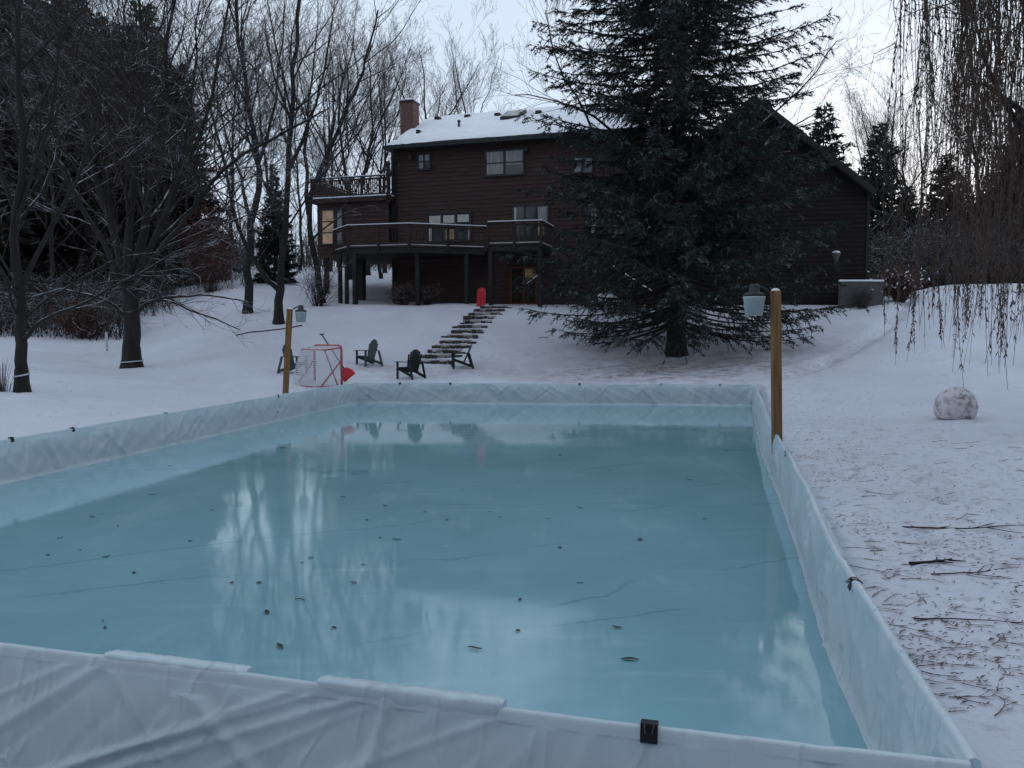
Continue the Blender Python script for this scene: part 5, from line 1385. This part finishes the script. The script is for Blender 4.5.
far = Tubes(); rng = np.random.default_rng(5)
for i in range(2600):
    px = rng.uniform(-500, 1500); Y = rng.uniform(75, 130); x = (px-CX)/F*Y; z = gz(x, Y); h = rng.uniform(3.5, 7) if -50 < px < 480 else rng.uniform(6, 11)
    far.add([(x, Y, z-.2), (x+rng.normal()*.3, Y, z+h*.5), (x+rng.normal()*.8, Y, z+h)], [.07, .045, .012])
    for k in range(5):
        t = rng.uniform(.3, .9); a = rng.uniform(0, 6.28); l = rng.uniform(1, 3.0); far.add([(x, Y, z+h*t), (x+math.cos(a)*l*.5, Y+math.sin(a)*l*.5, z+h*t+l*.5), (x+math.cos(a)*l*.8, Y+math.sin(a)*l*.8, z+h*t+l*1.1)], [.022, .016, .008])
tag(far.build('distant_wood', M['twig_grey'], None, 3), 'far-off grey leafless wood on the horizon behind the yard', 'wood', None, 'stuff')

# ------------------------------------------------------------------ weeping willow on the right
wb = on_ground(1215, 13.2, -.05)
th = thing('willow_tree', 'weeping willow on the right, its hanging strands still holding shrivelled leaves', 'tree', wb)
rng = np.random.default_rng(91); T = Tubes(); S = Tubes(); o = np.array(wb)
T.add([(0, 0, -.2), (0, 0, .3), (-.1, 0, 1.6), (-.3, .1, 3.0), (-.4, .1, 4.2)], [.42, .36, .31, .28, .24])
limbs = []
for i in range(16):
    px = rng.uniform(905, 1120); Y = rng.uniform(10.5, 16.5); zt = rng.uniform(7.2, 9.4); e = np.array([(px-CX)/F*Y, Y, zt])-o
    st0 = np.array([-.35, .1, rng.uniform(3.2, 4.2)]); m1 = st0*.6+e*.4+np.array([0, 0, 1.3]); m2 = st0*.2+e*.8+np.array([0, 0, .9])
    P_ = []
    for t in np.linspace(0, 1, 10):
        P_.append((1-t)**3*st0+3*(1-t)**2*t*m1+3*(1-t)*t*t*m2+t**3*e)
    P_ = np.array(P_); T.add(P_, np.linspace(.12, .03, 10)); limbs.append(P_)
# one limb that shows in the frame
P_ = np.array([np.array(at_d(a, b, 13.0))-o for a, b in ((1080, 190), (1040, 140), (1015, 120), (1000, 95), (985, 60), (975, 20))]); T.add(P_, [.07, .055, .045, .035, .025, .02]); limbs.append(P_)
P_ = np.array([np.array(at_d(a, b, 12.8))-o for a, b in ((1060, 150), (1020, 110), (985, 84), (966, 84), (958, 60))]); T.add(P_, [.06, .045, .03, .02, .012]); limbs.append(P_)
LP, LD = [], []
for k in range(330):
    r = rng.random()
    px = 1150-265*rng.random()**.9 if r < .7 else rng.uniform(940, 1040)
    Y = rng.uniform(10.0, 16.0)
    top = np.array([(px-CX)/F*Y, Y, rng.uniform(6.8, 9.0)])
    # strand end as a height above the slope
    g = gz(top[0], Y)
    if px > 945: ze = g+rng.choice([rng.uniform(.9, 2.2), rng.uniform(1.6, 4.5)], p=[.45, .55])
    elif px > 885: ze = g+rng.choice([rng.uniform(1.2, 2.2), rng.uniform(3.5, 7.5)], p=[.22, .78])
    else: ze = g+rng.uniform(5.0, 7.0)
    top = top-o; zend = ze-o[2]
    if zend > top[2]-.5: continue
    # join to the nearest limb point
    best = None
    for L_ in limbs:
        d = np.linalg.norm(L_-top, axis=1); i = int(d.argmin())
        if best is None or d[i] < best[0]: best = (d[i], L_[i])
    st0 = best[1]
    n = 12; pts = [st0]; p = top.copy(); L = top[2]-zend; drift = rng.normal(size=2)*.07; sw = rng.uniform(.04, .14); wf = rng.uniform(4, 9); wv = rng.uniform(0, 6.28)
    for i in range(n):
        t = i/(n-1); pts.append(np.array([top[0]+drift[0]*L*t+sw*math.sin(wv+t*wf)*(.3+t), top[1]+drift[1]*L*t+sw*math.cos(wv+t*wf*.8)*(.3+t), top[2]-L*t]))
    pts = np.array(pts); S.add(pts, np.linspace(.008, .0025, n+1))
    lf = rng.random()
    m = int(L*(rng.uniform(14, 34) if lf < .6 else 3)); tt_ = rng.random(m)
    cl = rng.random(5); tt_ = np.where(rng.random(m) < .85, np.clip(cl[rng.integers(0, 5, m)]+rng.normal(size=m)*.15, -.2, 1.2), tt_)
    tt_ = np.abs(tt_); tt_ = np.where(tt_ > .97, 1.94-tt_, tt_)
    f = 1+tt_*(n-1); i = np.minimum(f.astype(int), n-1); f = f-i
    LP.append(pts[i]*(1-f)[:, None]+pts[i+1]*f[:, None])
    d = np.tile(np.array([0, 0, -1.]), (m, 1))+rng.normal(size=(m, 3))*.33; LD.append(d/np.linalg.norm(d, axis=1, keepdims=True))
    for q in range(rng.integers(1, 5)):                # short side strands
        j = rng.integers(3, n-1); l = rng.uniform(.25, .9); dx = rng.normal(size=2)*.18
        S.add([pts[j], pts[j]+np.array([dx[0], dx[1], -l*.3]), pts[j]+np.array([dx[0]*1.3, dx[1]*1.3, -l])], [.005, .004, .002])
link('trunk', mesh_from('trunk', *[(lambda a: (a[0], [a[1]]))(T.arrays(9))][0]), M['bark_plain'], th, True)
crown = S.build('crown', M['willow_leaf'], th, 4)
LP = np.concatenate(LP); LD = np.concatenate(LD); m = len(LP)
side = np.cross(LD, rng.normal(size=(m, 3))); side /= np.linalg.norm(side, axis=1, keepdims=True); ln = rng.uniform(.05, .12, m)[:, None]; wd = rng.uniform(.005, .012, m)[:, None]
V = np.stack([LP, LP+LD*ln*.45+side*wd, LP+LD*ln, LP+LD*ln*.45-side*wd], 1).reshape(-1, 3)
link('leaves', mesh_from('leaves', V, [np.arange(m*4).reshape(m, 4)]), M['willow_leaf'], crown)

# ------------------------------------------------------------------ camera, world, light
cam_d = bpy.data.cameras.new('Camera'); cam = bpy.data.objects.new('Camera', cam_d); COL.objects.link(cam)
cam_d.sensor_width = 36; cam_d.lens = F/1024*36; cam_d.clip_end = 3000; cam_d.clip_start = .05
cam.location = (0, 0, H0); cam.rotation_euler = (math.pi/2-PITCH, 0, 0)
scene.camera = cam
SUN_EL, SUN_AZ = R(5), R(25)          # azimuth clockwise from +y: low, behind the trees on the right, behind cloud
w = bpy.data.worlds.new('World'); scene.world = w; w.use_nodes = True; nt = w.node_tree
bg = nt.nodes['Background']; sky = nt.nodes.new('ShaderNodeTexSky'); sky.sky_type = 'NISHITA'; sky.sun_disc = False
sky.sun_elevation = SUN_EL; sky.sun_rotation = SUN_AZ; sky.air_density = 1.0; sky.dust_density = 2.0; sky.ozone_density = 1.5
hs = nt.nodes.new('ShaderNodeHueSaturation'); hs.inputs['Saturation'].default_value = .45
nt.links.new(sky.outputs[0], hs.inputs['Color'])
cl = noise_fac(nt, 2.2, 5, .3, .7, coord='Generated')
cloud = mix(nt, cl, (4.4, 5.4, 6.8), (5.5, 6.3, 7.3))
nt.links.new(mix(nt, .84, hs.outputs[0], cloud), bg.inputs['Color']); bg.inputs['Strength'].default_value = .12
sd_ = bpy.data.lights.new('Sun', 'SUN'); sd_.energy = .5; sd_.angle = R(25); sd_.color = (1, .93, .86)
so = bpy.data.objects.new('Sun', sd_); COL.objects.link(so)
dv = Vector((math.sin(SUN_AZ)*math.cos(SUN_EL), math.cos(SUN_AZ)*math.cos(SUN_EL), math.sin(SUN_EL)))
so.rotation_euler = (-dv).to_track_quat('-Z', 'Y').to_euler()
scene.view_settings.view_transform = 'Standard'; scene.view_settings.look = 'None'; scene.view_settings.gamma = 1; scene.view_settings.use_curve_mapping = False
scene.view_settings.exposure = 0.35
